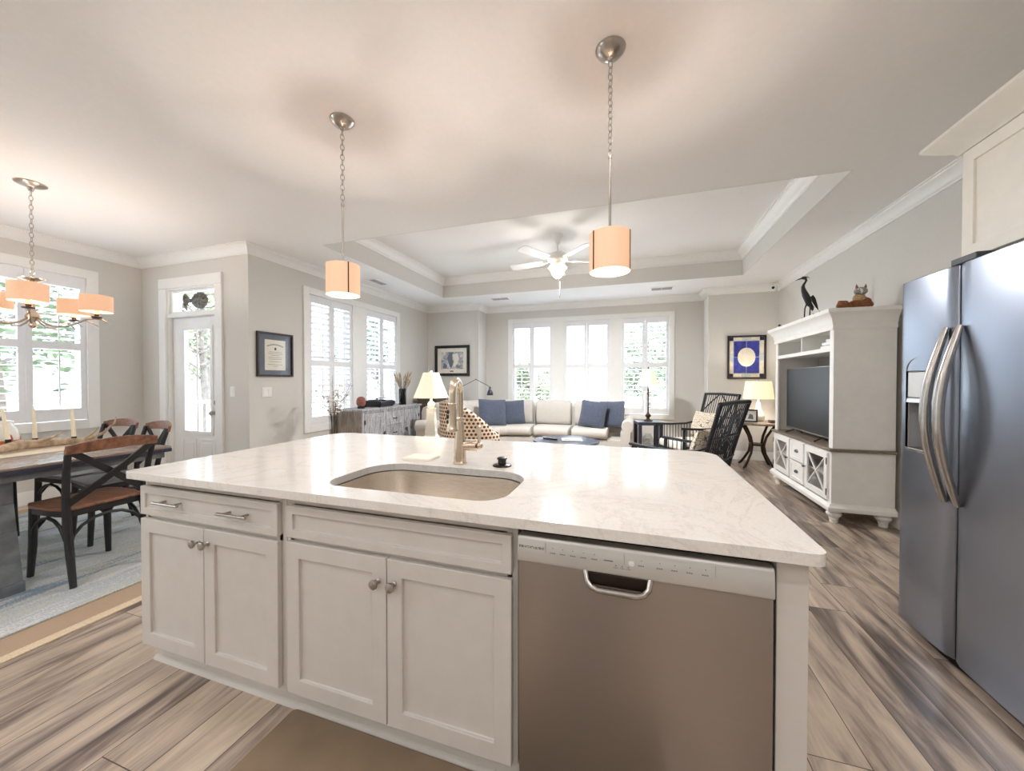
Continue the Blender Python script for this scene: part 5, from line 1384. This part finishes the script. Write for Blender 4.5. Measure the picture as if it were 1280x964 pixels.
mb = MB(); mb.prism([(-.15, .012), (.15, .012), (.165, .04), (.165, .085), (.10, .098), (-.165, .098), (-.165, .04)], -.21, .21, 'y'); mb.build('body', M['blacksoft'], rp, bevel=.006, smooth=0)
mb = MB(); mb.lathe([(0, .098), (.135, .098), (.137, .104), (.13, .109), (0, .109)], (-.02, -.03, 0), 32); mb.build('platter', M['black'], rp)
mb = MB(); mb.tube([(-.13, .15, .115), (-.13, .165, .125), (.06, .14, .125), (.09, .11, .116)], .006, 8); mb.cyl((-.13, .155, .099), (-.13, .155, .13), .018, n=14); mb.build('tonearm', M['iron'], rp)
for sy in (-.18, .18):
    mb = MB(); mb.cyl((-.12, sy, 0), (-.12, sy, .012), .016, n=12); mb.cyl((.12, sy, 0), (.12, sy, .012), .016, n=12); mb.build('foot', M['black'], rp)
def stems(mb, n, spread, h0, h1, r, rnd, lean=.5):
    tips = []
    for i in range(n):
        a = rnd.uniform(0, 2 * PI); s = spread * rnd.uniform(.2, 1) ** .7; h = rnd.uniform(h0, h1)
        tip = Vector((math.cos(a) * s, math.sin(a) * s, h)); mid = Vector((math.cos(a) * s * lean * .6, math.sin(a) * s * lean * .6, h * .55))
        mb.tube([(rnd.uniform(-.012, .012), rnd.uniform(-.012, .012), .02), mid, tip], [r, r * .8, r * .4], 5); tips.append((tip, mid))
    return tips
rnd = random.Random(3)
dv_ = thing('grass_vase', 'dark glass cylinder vase of dried grasses at the far end of the sideboard', 'vase', (-3.76, 5.50, SZ))
mb = MB(); mb.shell([(.062, 0.004), (.062, .27)], n=28, th=.004); mb.lathe([(0, 0), (.062, 0), (.062, .006), (0, .006)], n=28); mb.build('glass_cylinder', M['dark_glass'], dv_)
mb = MB(); tips = stems(mb, 46, .17, .38, .56, .0022, rnd); mb.build('stems', M['twig'], dv_); 
mb = MB()
for tip, mid in tips:
    d = (tip - mid).normalized(); mb.tube([tip - d * .09, tip - d * .05, tip + d * .02], [.003, .008, .002], 6)
mb.build('seed_heads', M['grass_dry'], dv_)
fv = thing('blossom_vase', 'tall glass floor vase of white blossom branches in front of the side window', 'vase', (-3.54, 3.72, 0))
mb = MB(); mb.shell([(.07, .006), (.06, .3), (.052, .6), (.056, .80), (.062, .84)], n=28, th=.004); mb.lathe([(0, 0), (.075, 0), (.075, .01), (0, .012)], n=28); mb.build('glass_cylinder', M['vase_glass'], fv)
mb = MB(); tw = []
for i in range(17):
    a = rnd.uniform(0, 2 * PI); s = rnd.uniform(.06, .25); h = rnd.uniform(1.05, 1.42) - s * .3
    p0 = Vector((rnd.uniform(-.02, .02), rnd.uniform(-.02, .02), .3)); p1 = Vector((math.cos(a) * .035, math.sin(a) * .035, .84)); p2 = Vector((math.cos(a) * s * .6, math.sin(a) * s * .6, .84 + (h - .84) * .55)); p3 = Vector((math.cos(a) * s, math.sin(a) * s, h))
    mb.tube([p0, p1, p2, p3], [.0035, .003, .0025, .001], 5)
    for k in range(9):
        t = rnd.uniform(.1, 1); p = p1.lerp(p2, t * 2) if t < .5 else p2.lerp(p3, t * 2 - 1)
        q = p + Vector((rnd.uniform(-.06, .06), rnd.uniform(-.06, .06), rnd.uniform(-.01, .06))); mb.tube([p, q], [.002, .001], 4); tw.append(q)
mb.build('branches', M['twig'], fv)
mb = MB()
for q in tw:
    for k in range(2): mb.ball(q + Vector((rnd.uniform(-.01, .01), rnd.uniform(-.01, .01), rnd.uniform(-.01, .01))), .0085, .0085, .0085, 6, 5)
tag(mb.build('blossoms', M['blossom'], fv), kind='stuff')

# ------------------------------------------------------------------ sectional sofa
sf = thing('sectional_sofa', 'oatmeal sectional sofa curving under the triple window', 'sofa')
path_all = [(-3.34, 5.42), (-3.27, 5.9), (-3.10, 6.35), (-2.82, 6.72), (-2.45, 6.98), (-2.0, 7.09), (-1.55, 7.12), (-.13, 7.12)]
def cut(s0, s1):
    P = resample([(p[0], p[1], 0) for p in path_all], 200); n = len(P) - 1
    return [(p.x, p.y) for p in P[int(round(s0 * n)):int(round(s1 * n)) + 1:4]]
mb = MB(); P = [(p[0], p[1]) for p in cut(0, 1)]
mb.sweep(P, [(.02, .05), (.86, .05), (.86, .30), (.40, .31), (.20, .34), (.17, .80), (.10, .86), (.03, .83), (.0, .76), (.0, .30)], -1); mb.build('frame', M['sofa'], sf, bevel=.012, seg=2, smooth=50)
bpf = [(.165, .47), (.36, .46), (.40, .52), (.405, .70), (.38, .84), (.33, .905), (.25, .925), (.18, .905), (.16, .84), (.155, .60)]
spf = [(.30, .315), (.80, .305), (.905, .33), (.93, .39), (.92, .45), (.88, .475), (.70, .49), (.40, .485), (.31, .46)]
L_ = 0
cuts = [0.005, .235, .445, .62, .795, .975]
for i in range(5):
    mb = MB(); soft_sweep(mb, cut(cuts[i] + .001, cuts[i + 1] - .001), bpf, -1, .035); mb.build('back_cushion', M['sofa'], sf, smooth=70, sub=1)
cuts2 = [.03, .25, .46, .63, .80, .955]
for i in range(5):
    mb = MB(); soft_sweep(mb, cut(cuts2[i] + .001, cuts2[i + 1] - .001), spf, -1, .03); mb.build('seat_cushion', M['sofa'], sf, smooth=70, sub=1)
def rolled_arm(M4):
    mb = MB(M4)    # runs along +y from the back (0) to the front (.90); outside is +x
    pr = [(-.075, .05), (.085, .05), (.085, .46)] + [(.035 + .095 * math.cos(math.radians(a)), .545 + .095 * math.sin(math.radians(a))) for a in range(-55, 236, 18)] + [(-.075, .44)]
    mb.loft([[(x * k, y, .05 + (z - .05) * (1 if k == 1 else .985)) for x, z in pr] for y, k in ((.0, .96), (.03, 1), (.90, 1), (.93, .93))])
    return mb.build('arm', M['sofa'], sf, smooth=50)
rolled_arm(Matrix.Translation((-.10, 7.09, 0)) @ Matrix.Rotation(PI, 4, 'Z') @ Matrix.Scale(-1, 4, (1, 0, 0)))
rolled_arm(Matrix.Translation((-3.35, 5.33, 0)) @ Matrix.Rotation(-PI / 2 + .12, 4, 'Z') @ Matrix.Scale(1, 4, (1, 0, 0)))
for k, (fx_, fy_) in enumerate(((-3.22, 5.55), (-2.55, 5.52), (-2.60, 6.72), (-.25, 7.0), (-.25, 6.35), (-1.6, 6.35))):
    mb = MB(); mb.lathe([(0, 0), (.022, 0), (.03, .048), (0, .0495)], (fx_, fy_, 0), 12); mb.build('foot', M['black'], sf)
def cushion(label, x, y, z, rz, tilt, w=.46, h=.46, t=.17, roll=0.0, mat='navy', grp='navy pillows on the sofa', name='throw_pillow'):
    mb = MB(); pillow(mb, w, h, t)
    o = mb.build(name, M[mat], smooth=60)
    o.matrix_world = Matrix.Translation((x, y, z)) @ Matrix.Rotation(rz, 4, 'Z') @ Matrix.Rotation(tilt, 4, 'X') @ Matrix.Rotation(roll, 4, 'Y')
    return tag(o, label, 'pillow', grp)
cushion('navy pillow at the curved corner of the sofa, larger and leftmost of the four', -2.36, 6.17, .715, .62, -.28, .50, .48, roll=.04)
cushion('navy pillow at the curved corner of the sofa, second from the left', -2.08, 6.48, .70, .35, -.24, .44, .44, roll=-.06)
cushion('navy pillow at the right end of the sofa, second from the rolled arm', -.635, 6.43, .705, -.25, -.22, .46, .46, roll=.1)
cushion('navy pillow at the right end of the sofa, beside the rolled arm', -.325, 6.585, .70, -.30, -.22, .44, .46, roll=-.05)

# ------------------------------------------------------------------ dotted armchair and the white lamp behind the island
def set_uv(o, fn):
    uv = o.data.uv_layers.new(name='UVMap')
    for lp in o.data.loops: uv.data[lp.index].uv = fn(o.data.vertices[lp.vertex_index].co)
dc = thing('barrel_armchair', 'barrel armchair in brown-dotted cream fabric, right behind the faucet', 'armchair', (-2.02, 4.66, 0), -.6)
rings = []; n = 56
for i in range(n + 1):
    a = math.radians(8 - 196 * i / n)
    c_ = math.sin(a); u, v = math.cos(a), math.sin(a)
    back = max(0, -v); top = .62 + .40 * (back ** .9)
    ro, ri = .47, .335
    lean = .05 * back
    ring = [(u * (ro - .04), v * (ro - .04), .12), (u * ro, v * ro, .16), (u * (ro + lean * .6), v * (ro + lean * .6), top - .05), (u * (ro - .02 + lean), v * (ro - .02 + lean), top - .008), (u * ((ro + ri) / 2 + lean), v * ((ro + ri) / 2 + lean), top + .01),
            (u * (ri + .02 + lean), v * (ri + .02 + lean), top - .015), (u * (ri + lean * .4), v * (ri + lean * .4), top - .07), (u * ri, v * ri, .16), (u * (ri + .03), v * (ri + .03), .12)]
    rings.append(ring)
mb = MB(); mb.loft(rings); o = mb.build('back_shell', M['dots'], dc, smooth=75)
set_uv(o, lambda v: (math.atan2(v.x, -v.y) * .41 + (.35 if math.hypot(v.x, v.y) < .38 else 0), v.z))
mb = MB(); mb.prism(rrect(-.275, .275, -.24, .34, .08, 6), .13, .30); o = mb.build('seat_base', M['dots'], dc, bevel=.02, smooth=40); set_uv(o, lambda v: (v.x + v.y, v.z))
mb = MB(); mb.prism(rrect(-.265, .265, -.23, .36, .09, 6), .31, .45); o = mb.build('seat_cushion', M['dots'], dc, bevel=.04, seg=4, smooth=50); set_uv(o, lambda v: (v.x, v.y + v.z))
for (x, y) in ((-.24, .25), (.24, .25), (-.24, -.22), (.24, -.22)):
    mb = MB(); mb.lathe([(0, 0), (.016, 0), (.024, .128), (0, .1285)], (x, y, 0), 12); mb.build('leg', M['black'], dc)
et = thing('end_table', 'small dark end table under the white ribbed lamp', 'table', (-2.13, 3.66, 0))
mb = MB(); mb.box(-.20, .20, -.20, .20, .60, .625); mb.build('top', M['table_dark'], et, bevel=.004, smooth=0)
mb = MB(); mb.box(-.18, .18, -.18, .18, .52, .5995); mb.build('apron', M['table_dark'], et, bevel=.003, smooth=0)
for (x, y) in ((-.165, -.165), (.165, -.165), (-.165, .165), (.165, .165)):
    mb = MB(); mb.prism([(x - .02, y - .02), (x + .02, y - .02), (x + .02, y + .02), (x - .02, y + .02)], 0, .5195); mb.build('leg', M['table_dark'], et, bevel=.003, smooth=0)
wl = thing('table_lamp', 'white table lamp with ribbed square column and cream shade, left of the faucet', 'lamp', (-2.13, 3.66, .6255), .3)
mb = MB(); mb.box(-.082, .082, -.082, .082, 0, .028); mb.box(-.068, .068, -.068, .068, .028, .045); mb.build('plinth', M['ceramic'], wl, bevel=.004, smooth=0)
mb = MB(); rings = []
k = 15
for i in range(k):
    for (f, s_) in ((.0, 1.0), (.7, 1.0), (.72, .80), (.98, .80)):
        z = .045 + .285 * (i + f) / k; w = (.060 - .018 * (i + f) / k) * s_
        rings.append([(-w, -w, z), (w, -w, z), (w, w, z), (-w, w, z)])
mb.loft(rings); mb.build('column', M['ceramic'], wl, smooth=0)
mb = MB(); mb.box(-.045, .045, -.045, .045, .331, .345); mb.ball((0, 0, .385), .042, n=20, m=14); mb.cyl((0, 0, .42), (0, 0, .47), .012, n=12); mb.build('sphere', M['ceramic'], wl)
mb = MB(); mb.shell([(.195, .465), (.192, .475), (.14, .60), (.092, .735), (.090, .745)], n=8, th=.003, a0=PI / 8); mb.tube([(-.088, 0, .735), (.088, 0, .735)], .002, 6); mb.build('lamp_shade', M['shade_cream'], wl, smooth=20)
mb = MB(); mb.cyl((0, 0, .47), (0, 0, .745), .004, n=8); mb.lathe([(0, .745), (.008, .746), (.014, .756), (.008, .768), (0, .77)], n=12); mb.build('finial', M['ceramic'], wl)
lamp('table_lamp_bulb', 'POINT', (0.03, 0, .60), 2.5, WARM, .03, parent=wl)

# floor lamp with jointed arm, wicker hamper in the corner
fl = thing('floor_lamp', 'thin jointed-arm floor lamp with a small dark metal head behind the sofa corner', 'lamp', (-3.42, 6.50, 0))
mb = MB(); mb.lathe([(0, 0), (.13, 0), (.13, .012), (.02, .02), (.012, .03), (0, .03)], n=28); mb.build('base', M['iron'], fl)
mb = MB(); mb.tube([(0, 0, .02), (0, 0, 1.02)], .007, 8); mb.ball((0, 0, 1.02), .014); mb.build('pole', M['iron'], fl)
j1 = Vector((0, 0, 1.02)); j2 = Vector((.62, -.05, 1.305)); j3 = Vector((.91, -.06, 1.165))
mb = MB(); mb.tube([j1, j2], .006, 8); mb.ball(j2, .013); mb.tube([j2, j3], .006, 8); mb.ball(j3, .013); mb.build('arm', M['iron'], fl)
mb = MB(); mb.lathe([(.0, -.155), (.058, -.155), (.060, -.13), (.045, -.08), (.022, -.045), (.02, -.01), (.008, .0), (0, .0)], (j3.x, j3.y, j3.z), 20); mb.build('lamp_head', M['table_dark'], fl)
wb = thing('wicker_hamper', 'dark wicker hamper in the corner beyond the sideboard, behind the white lamp', 'hamper', (-3.74, 6.45, 0))
mb = MB(); mb.prism(rrect(-.205, .205, -.21, .21, .03, 4), 0, .90); mb.build('body', M['sea_basket'], wb, bevel=.006)
mb = MB(); mb.prism(rrect(-.215, .215, -.22, .22, .03, 4), .9005, .985); mb.build('lid', M['sea_basket'], wb, bevel=.01)

# ------------------------------------------------------------------ coffee table
cf = thing('coffee_table', 'round dark coffee table in front of the sofa', 'table', (-.88, 5.18, 0))
mb = MB(); mb.lathe([(0, .415), (.43, .415), (.455, .422), (.46, .435), (.45, .448), (.435, .45), (.42, .446), (0, .446)], n=56); mb.build('top', M['table_dark'], cf)
mb = MB(); mb.lathe([(0, .35), (.37, .35), (.37, .4145), (0, .4145)], n=48); mb.build('apron', M['table_dark'], cf)
for k in range(4):
    a = PI / 4 + PI / 2 * k; x, y = math.cos(a) * .33, math.sin(a) * .33
    mb = MB(); mb.tube([(x * 1.1, y * 1.1, 0), (x, y, .349)], [.016, .024], 10); mb.build('leg', M['table_dark'], cf)
rm = thing('remote_control', 'black remote control on the left of the coffee table', 'remote', (-1.10, 5.16, .4505), -.35)
mb = MB(); mb.prism(rrect(-.115, .115, -.024, .024, .012, 4), 0, .018); mb.build('body', M['blacksoft'], rm, bevel=.004)
mb = MB()
for i in range(6):
    for j in range(2): mb.box(-.09 + .03 * i, -.074 + .03 * i, -.014 + .017 * j, -.003 + .017 * j, .018, .0195)
mb.build('buttons', M['outlet_grey'], rm, smooth=0)
mg = thing('magazine', 'white magazine lying on the coffee table right of the remote', 'magazine', (-.80, 5.20, .4505), .25)
mb = MB(); mb.box(-.14, .14, -.105, .105, 0, .007); mb.build('pages', M['paper'], mg, bevel=.001, smooth=0)
mb = MB(); mb.box(-.11, -.02, -.07, .03, .007, .0075); mb.box(.02, .11, -.02, .06, .007, .0075); mb.build('cover_print', M['slate'], mg, smooth=0)

# ------------------------------------------------------------------ side table, buffet lamp, glass jar
st = thing('side_table', 'small square black side table between the sofa and the rattan chair', 'table', (.25, 6.40, 0), .2)
mb = MB(); mb.box(-.19, .19, -.19, .19, .575, .625); mb.build('top', M['table_dark'], st, bevel=.004, smooth=0)
for (x, y) in ((-.16, -.16), (.16, -.16), (-.16, .16), (.16, .16)):
    mb = MB(); mb.box(x - .025, x + .025, y - .025, y + .025, 0, .5745); mb.build('leg', M['table_dark'], st, bevel=.003, smooth=0)
mb = MB(); mb.box(-.134, .134, -.134, .134, .20, .215); mb.box(-.134, -.12, -.18, .18, .18, .1995); mb.box(.12, .134, -.18, .18, .18, .1995); mb.build('shelf', M['table_dark'], st, smooth=0)
gj = thing('glass_jar', 'grey glass jar on the lower shelf of the black side table', 'jar', (.25, 6.38, .2155))
mb = MB(); mb.shell([(.05, .004), (.085, .05), (.09, .11), (.07, .16), (.045, .19), (.05, .21)], n=24, th=.004); mb.lathe([(0, 0), (.05, 0), (.05, .006), (0, .006)], n=24); mb.build('jar', M['vase_glass'], gj)
mb = MB()
for i in range(26): mb.ball((rnd.uniform(-.045, .045), rnd.uniform(-.045, .045), .025 + .1 * rnd.random()), .016, .012, .010, 8, 6)
tag(mb.build('shells', M['cream_tile'], gj), kind='stuff')
bl = thing('buffet_lamp', 'slim dark buffet lamp with a glowing cream bell shade on the black side table', 'lamp', (.25, 6.40, .6255))
mb = MB(); mb.lathe([(0, 0), (.068, 0), (.07, .012), (.045, .028), (.025, .04), (.022, .055), (.042, .075), (.045, .095), (.03, .115), (.014, .13), (.0105, .16), (.0095, .42), (.014, .435), (.020, .445), (.014, .455), (.009, .47), (.012, .50), (.012, .53), (0, .53)], n=24); mb.build('stem', M['bronze'], bl)
mb = MB(); mb.shell([(.182, .575), (.176, .585), (.14, .66), (.108, .75), (.086, .83), (.084, .84)], n=8, th=.003, a0=.2); mb.tube([(-.083, 0, .83), (.083, 0, .83)], .002, 6); mb.build('lamp_shade', M['shade_glow'], bl, smooth=20)
mb = MB(); mb.cyl((0, 0, .53), (0, 0, .845), .004, n=8); mb.lathe([(0, .845), (.012, .85), (.014, .862), (.006, .875), (0, .88)], n=12); mb.build('finial', M['bronze'], bl)
lamp('buffet_bulb', 'POINT', (0.03, 0, .70), 2.5, WARM, .03, parent=bl)

# ------------------------------------------------------------------ black rattan armchairs
def rattan(loc, rz, label):
    c = thing('rattan_armchair', label, 'armchair', loc, rz, group='black rattan armchairs')
    Wd = .31
    def bp(x, t):   # point on the leaning back; t 0 at the seat, 1 at the top
        return (x * (1 + .07 * t), -.29 - .20 * t ** 1.15, .30 + .78 * t)
    mb = MB()
    for s in (-1, 1): mb.tube([(s * Wd, -.34, 0), (s * Wd, -.30, .15)] + [bp(s * Wd, t / 6) for t in range(7)], .019, 10)
    mb.tube([bp(-Wd - .01, 1), bp(0, 1.012), bp(Wd + .01, 1)], .019, 10); mb.tube([bp(-Wd, .60), bp(Wd, .60)], .013, 8); mb.tube([bp(-Wd, .05), bp(Wd, .05)], .015, 8)
    bf = mb.build('back_frame', M['rattan'], c)
    mb = MB()
    for i in range(14):
        x = -Wd + .04 + (2 * Wd - .08) * i / 13; mb.tube([bp(x, .05), bp(x, .4), bp(x, .7), bp(x, 1)], .0055, 6)
    mb.build('back_spindles', M['rattan'], bf)
    mb = MB()
    def off(p, d): return (p[0], p[1] + d, p[2])
    for s in (-1, 1):
        mb.tube([off(bp(s * Wd * .98, .64), .014), off(bp(s * .14, .86), .014), off(bp(s * .03, .985), .014)], .009, 8)
        mb.tube([off(bp(s * Wd * .98, .28), -.014), off(bp(s * .12, .50), -.014), off(bp(0, .58), -.014)], .008, 8)
    mb.tube([off(bp(-Wd, .33), -.016), off(bp(0, .30), -.03), off(bp(Wd, .33), -.016)], .010, 8)
    mb.build('back_lattice', M['rattan'], bf)
    mb = MB(); mb.tube([(-Wd, -.30, .30), (-Wd, .33, .31), (Wd, .33, .31), (Wd, -.30, .30)], .018, 10, closed=True)
    for i in range(9): mb.tube([(-Wd + .06 * (i + 1), -.30, .30), (-Wd + .06 * (i + 1), .33, .305)], .008, 6)
    mb.build('seat_frame', M['rattan'], c)
    for s in (-1, 1):
        mb = MB(); mb.tube([(s * Wd, .34, 0), (s * (Wd + .01), .335, .31), (s * (Wd + .015), .33, .635)], .020, 10); mb.build('leg', M['rattan'], c)
        mb = MB(); xa = s * (Wd + .02)
        mb.tube([bp(s * (Wd + .01), .52), (xa, -.30, .665), (xa, -.15, .635), (xa, .10, .63), (xa, .37, .645)], [.014, .018, .019, .020, .021], 10, flat=.75)
        ar_ = mb.build('arm', M['rattan'], c)
        mb = MB(); mb.tube([(xa, -.28, .39), (xa, .33, .39)], .010, 8)
        for i in range(12):
            y = -.22 + .52 * i / 11; mb.tube([(xa, y, .31), (xa, y, .63)], .0055, 6)
        mb.build('arm_spindles', M['rattan'], ar_)
    mb = MB(); mb.prism(rrect(-.285, .285, -.27, .335, .05, 5), .329, .44); mb.build('seat_cushion', M['cushion_white'], c, bevel=.035, seg=4, smooth=50)
    return c
rattan((.80, 5.80, 0), math.radians(118), 'black rattan armchair beside the black side table, facing the coffee table')
rattan((.47, 4.03, 0), math.radians(58), 'black rattan armchair nearer the island, seen from behind its slatted back')
def chair_pillow(loc, rz, label, w, h):
    v = Matrix.Translation(loc) @ Matrix.Rotation(rz, 4, 'Z')
    p = v @ Vector((.0, -.215, .655))
    return cushion(label, p.x, p.y, p.z, rz + PI, -.27 * -1 * -1, w, h, .15, mat='damask', grp='patterned pillows in the rattan chairs')
chair_pillow((.80, 5.80, 0), math.radians(118), 'tan and cream leaf-patterned pillow in the rattan chair by the side table', .50, .36)
chair_pillow((.47, 4.03, 0), math.radians(58), 'tan and cream leaf-patterned pillow in the rattan chair nearer the island', .46, .36)

# ------------------------------------------------------------------ round iron table with lamp, frame and box
rt = thing('round_table', 'round wooden table on curved iron legs in the corner by the entertainment centre', 'table', (1.76, 6.32, 0), .3)
mb = MB(); mb.lathe([(0, .645), (.33, .645), (.345, .652), (.345, .668), (.335, .675), (0, .675)], n=44); mb.build('top', M['ec_wood'], rt)
mb = MB(); mb.tube([(.095 * math.cos(a), .095 * math.sin(a), .34) for a in [2 * PI * i / 20 for i in range(20)]], .014, 8, closed=True); mb.lathe([(.085, .33), (.09, .35), (0, .352)], n=20); mb.build('collar', M['bronze'], rt)
for k in range(4):
    R_ = Matrix.Rotation(PI / 2 * k + .4, 4, 'Z'); mb = MB(R_)
    mb.tube([(.26, 0, .644), (.21, 0, .58), (.135, 0, .46), (.10, 0, .34), (.125, 0, .22), (.20, 0, .10), (.255, 0, .03), (.285, 0, .012)], [.016, .016, .017, .018, .017, .016, .018, .012], 10); mb.build('leg', M['bronze'], rt)
l2 = thing('table_lamp', 'white gourd table lamp with a lit drum shade on the round corner table', 'lamp', (1.80, 6.42, .6755))
mb = MB(); mb.lathe([(0, 0), (.06, 0), (.07, .015), (.088, .06), (.08, .10), (.05, .15), (.034, .20), (.03, .26), (.02, .28), (.012, .29), (.012, .34), (0, .34)], n=28); mb.build('base', M['ceramic'], l2)
mb = MB(); mb.shell([(.205, .335), (.20, .345), (.168, .585), (.166, .595)], n=36, th=.003); mb.tube([(-.165, 0, .58), (.165, 0, .58)], .002, 6); mb.build('lamp_shade', M['shade_glow'], l2)
mb = MB(); mb.cyl((0, 0, .34), (0, 0, .60), .004, n=8); mb.lathe([(0, .60), (.010, .603), (.008, .62), (0, .625)], n=12); mb.build('finial', M['nickel'], l2)
lamp('corner_lamp_bulb', 'POINT', (0.03, 0, .47), 4.0, WARM, .03, parent=l2)
pf = thing('photo_frame', 'black photo frame leaning on the round corner table in front of the lamp', 'picture frame', (1.60, 6.17, .6785), -.35)
ML = Matrix.Rotation(-.22, 4, 'X')
mb = MB(ML)
for (a, b, c_, d) in ((-.12, .12, .165, .185), (-.12, .12, 0, .02), (-.12, -.10, .02, .165), (.10, .12, .02, .165)): mb.box(a, b, -.012, .006, c_ + .003, d + .003)
mb.build('frame', M['frame_black'], pf, bevel=.002, smooth=0)
mb = MB(ML); mb.box(-.10, .10, -.004, .002, .024, .167); ph = mb.build('photo', M['paper'], pf, smooth=0)
mb = MB(ML); mb.prism([(-.07, .04), (-.03, .05), (-.02, .12), (-.05, .14)], -.0046, -.004, 'y'); mb.prism([(.0, .05), (.07, .045), (.06, .11), (.02, .125)], -.0046, -.004, 'y'); mb.build('picture', M['slate'], ph, smooth=0)
mb = MB(); mb.bar((0, .02, .12), (0, .095, .003), .03, .004, up=(1, 0, 0)); mb.build('easel', M['frame_black'], pf, smooth=0)
tb2 = thing('trinket_box', 'small wooden box on the right of the round corner table', 'box', (1.92, 6.18, .6755), .2)
mb = MB(); mb.box(-.05, .05, -.035, .035, 0, .03); mb.build('body', M['tan_wood'], tb2, bevel=.002, smooth=0)
mb = MB(); mb.box(-.052, .052, -.037, .037, .0305, .042); mb.build('lid', M['ec_wood'], tb2, bevel=.003, smooth=0)

# ------------------------------------------------------------------ outside: porch, railing, ground and trees
mb = MB(); mb.box(-40, 40, -30, 60, -.42, -.40); struct(mb.build('ground', M['ground'], smooth=0))
mb = MB(); mb.box(-8.2, XL - TH - .01, YD + TH + .01, 6.9, -.14, -.03); pd = struct(mb.build('porch_floor', M['deck'], smooth=0))
mb = MB(); mb.box(-6.9, XL - TH - .01, YD + TH + .01, 5.0, 2.86, 2.92)
for i in range(4): mb.box(-6.9, XL - TH - .02, 3.35 + .42 * i, 3.40 + .42 * i, 2.84, 2.86)
struct(mb.build('porch_ceiling', M['concrete'], smooth=0))
def railing(name, p0, p1, label):
    r = thing(name, label, 'railing', (p0[0], p0[1], -.03))
    d = Vector((p1[0] - p0[0], p1[1] - p0[1], 0)); L = d.length; r.rotation_euler = (0, 0, math.atan2(d.y, d.x))
    mb = MB(); mb.box(0, L, -.045, .045, .86, .92); mb.build('top_rail', M['concrete'], r, smooth=0)
    mb = MB(); mb.box(0, L, -.03, .03, .09, .15); mb.build('bottom_rail', M['concrete'], r, smooth=0)
    n = int(L / .125)
    for k in range(n):
        x = L * (k + .5) / n; mb = MB(); mb.box(x - .018, x + .018, -.018, .018, .1505, .8595); mb.build('baluster', M['concrete'], r, smooth=0)
railing('porch_railing', (-7.99, 6.8), (-6.31, 6.8), 'white porch railing along the far side of the porch, between its two posts')
railing('porch_railing', (-6.09, 6.8), (-4.40, 6.8), 'white porch railing along the far side of the porch, nearest the house')
railing('porch_railing', (-8.1, 3.35), (-8.1, 6.68), 'white porch railing seen through the lower glass of the porch door')
for (px, py, lb) in ((-8.1, 6.8, 'white square porch post at the far corner of the railing'), (-6.2, 6.8, 'white square porch post in the middle of the far railing')):
    t_ = thing('porch_post', lb, 'post', (px, py, -.03)); mb = MB(); mb.box(-.08, .08, -.08, .08, .0, 2.86); mb.build('shaft', M['concrete'], t_, smooth=0)
    mb = MB(); mb.box(-.10, .10, -.10, .10, 0, .14); mb.build('plinth_block', M['concrete'], t_, smooth=0)
def tree(x, y, h, r, mat, label, seed, leaves=1500, bare=.35):
    rn = random.Random(seed)
    t_ = thing('tree', label, 'tree', (x, y, -.40), group='trees outside the windows')
    mb = MB(); P = [(0, 0, 0), (.08 * r, .05 * r, h * .25), (-.05 * r, .06 * r, h * .55), (.04 * r, 0, h * .88)]
    mb.tube(P, [.05 * r + .05, .04 * r + .04, .03 * r + .02, .01], 8)
    tips = []
    for i in range(22):
        z = h * rn.uniform(bare, .9); a = rn.uniform(0, 6.28); L = r * rn.uniform(.5, 1.0) * (1.1 - .6 * abs(z / h - .55))
        q = Vector((math.cos(a) * L, math.sin(a) * L, z + L * rn.uniform(.1, .5))); mb.tube([(0, 0, z), Vector((0, 0, z)).lerp(q, .5) + Vector((0, 0, .1 * r)), q], [.03, .02, .006], 5); tips.append(q)
        tips.append(Vector((0, 0, z)).lerp(q, .6))
    mb.build('trunk', M['bark'], t_)
    mb = MB()
    for i in range(leaves):
        c_ = rn.choice(tips) + Vector((rn.gauss(0, .16 * r), rn.gauss(0, .16 * r), rn.gauss(0, .13 * r)))
        s = rn.uniform(.05, .10) * (.8 + .12 * r); u = Vector((rn.gauss(0, 1), rn.gauss(0, 1), rn.gauss(0, .6))).normalized(); v = u.orthogonal().normalized()
        mb.add([c_ - u * s, c_ - v * s * .45 + u * s * .1, c_ + u * s, c_ + v * s * .45 + u * s * .1], [(0, 1, 2, 3)])
    mb.build('foliage', mat, t_, smooth=0)
tr = [(-9.2, 2.85, 4.6, 1.5, 'green', 'green tree in the left half of the dining window'), (-14.5, 6.0, 6.0, 1.7, 'green2', 'dark tree in the right half of the dining window'),
      (-10.7, 6.7, 4.6, 1.35, 'green3', 'leafy tree beyond the porch railing, in the glass of the porch door'), (-15.2, 9.6, 7.5, 1.7, 'green', 'taller tree behind, in the upper glass of the porch door'),
      (-7.3, 9.4, 4.2, 1.5, 'green2', 'bushy tree through the left pair of side shutters'),
      (-2.95, 11.2, 2.5, .8, 'green3', 'small tree through the lower left pair of the triple window'),
      (.42, 11.5, 3.2, 1.0, 'green', 'tree through the right pair of the triple window, nearer'), (1.25, 16.0, 4.8, 1.9, 'green2', 'larger tree through the right pair of the triple window, farther')]
for i, (x, y, h, r, m_, lb) in enumerate(tr): tree(x, y, h, r, M[m_], lb, 20 + i)
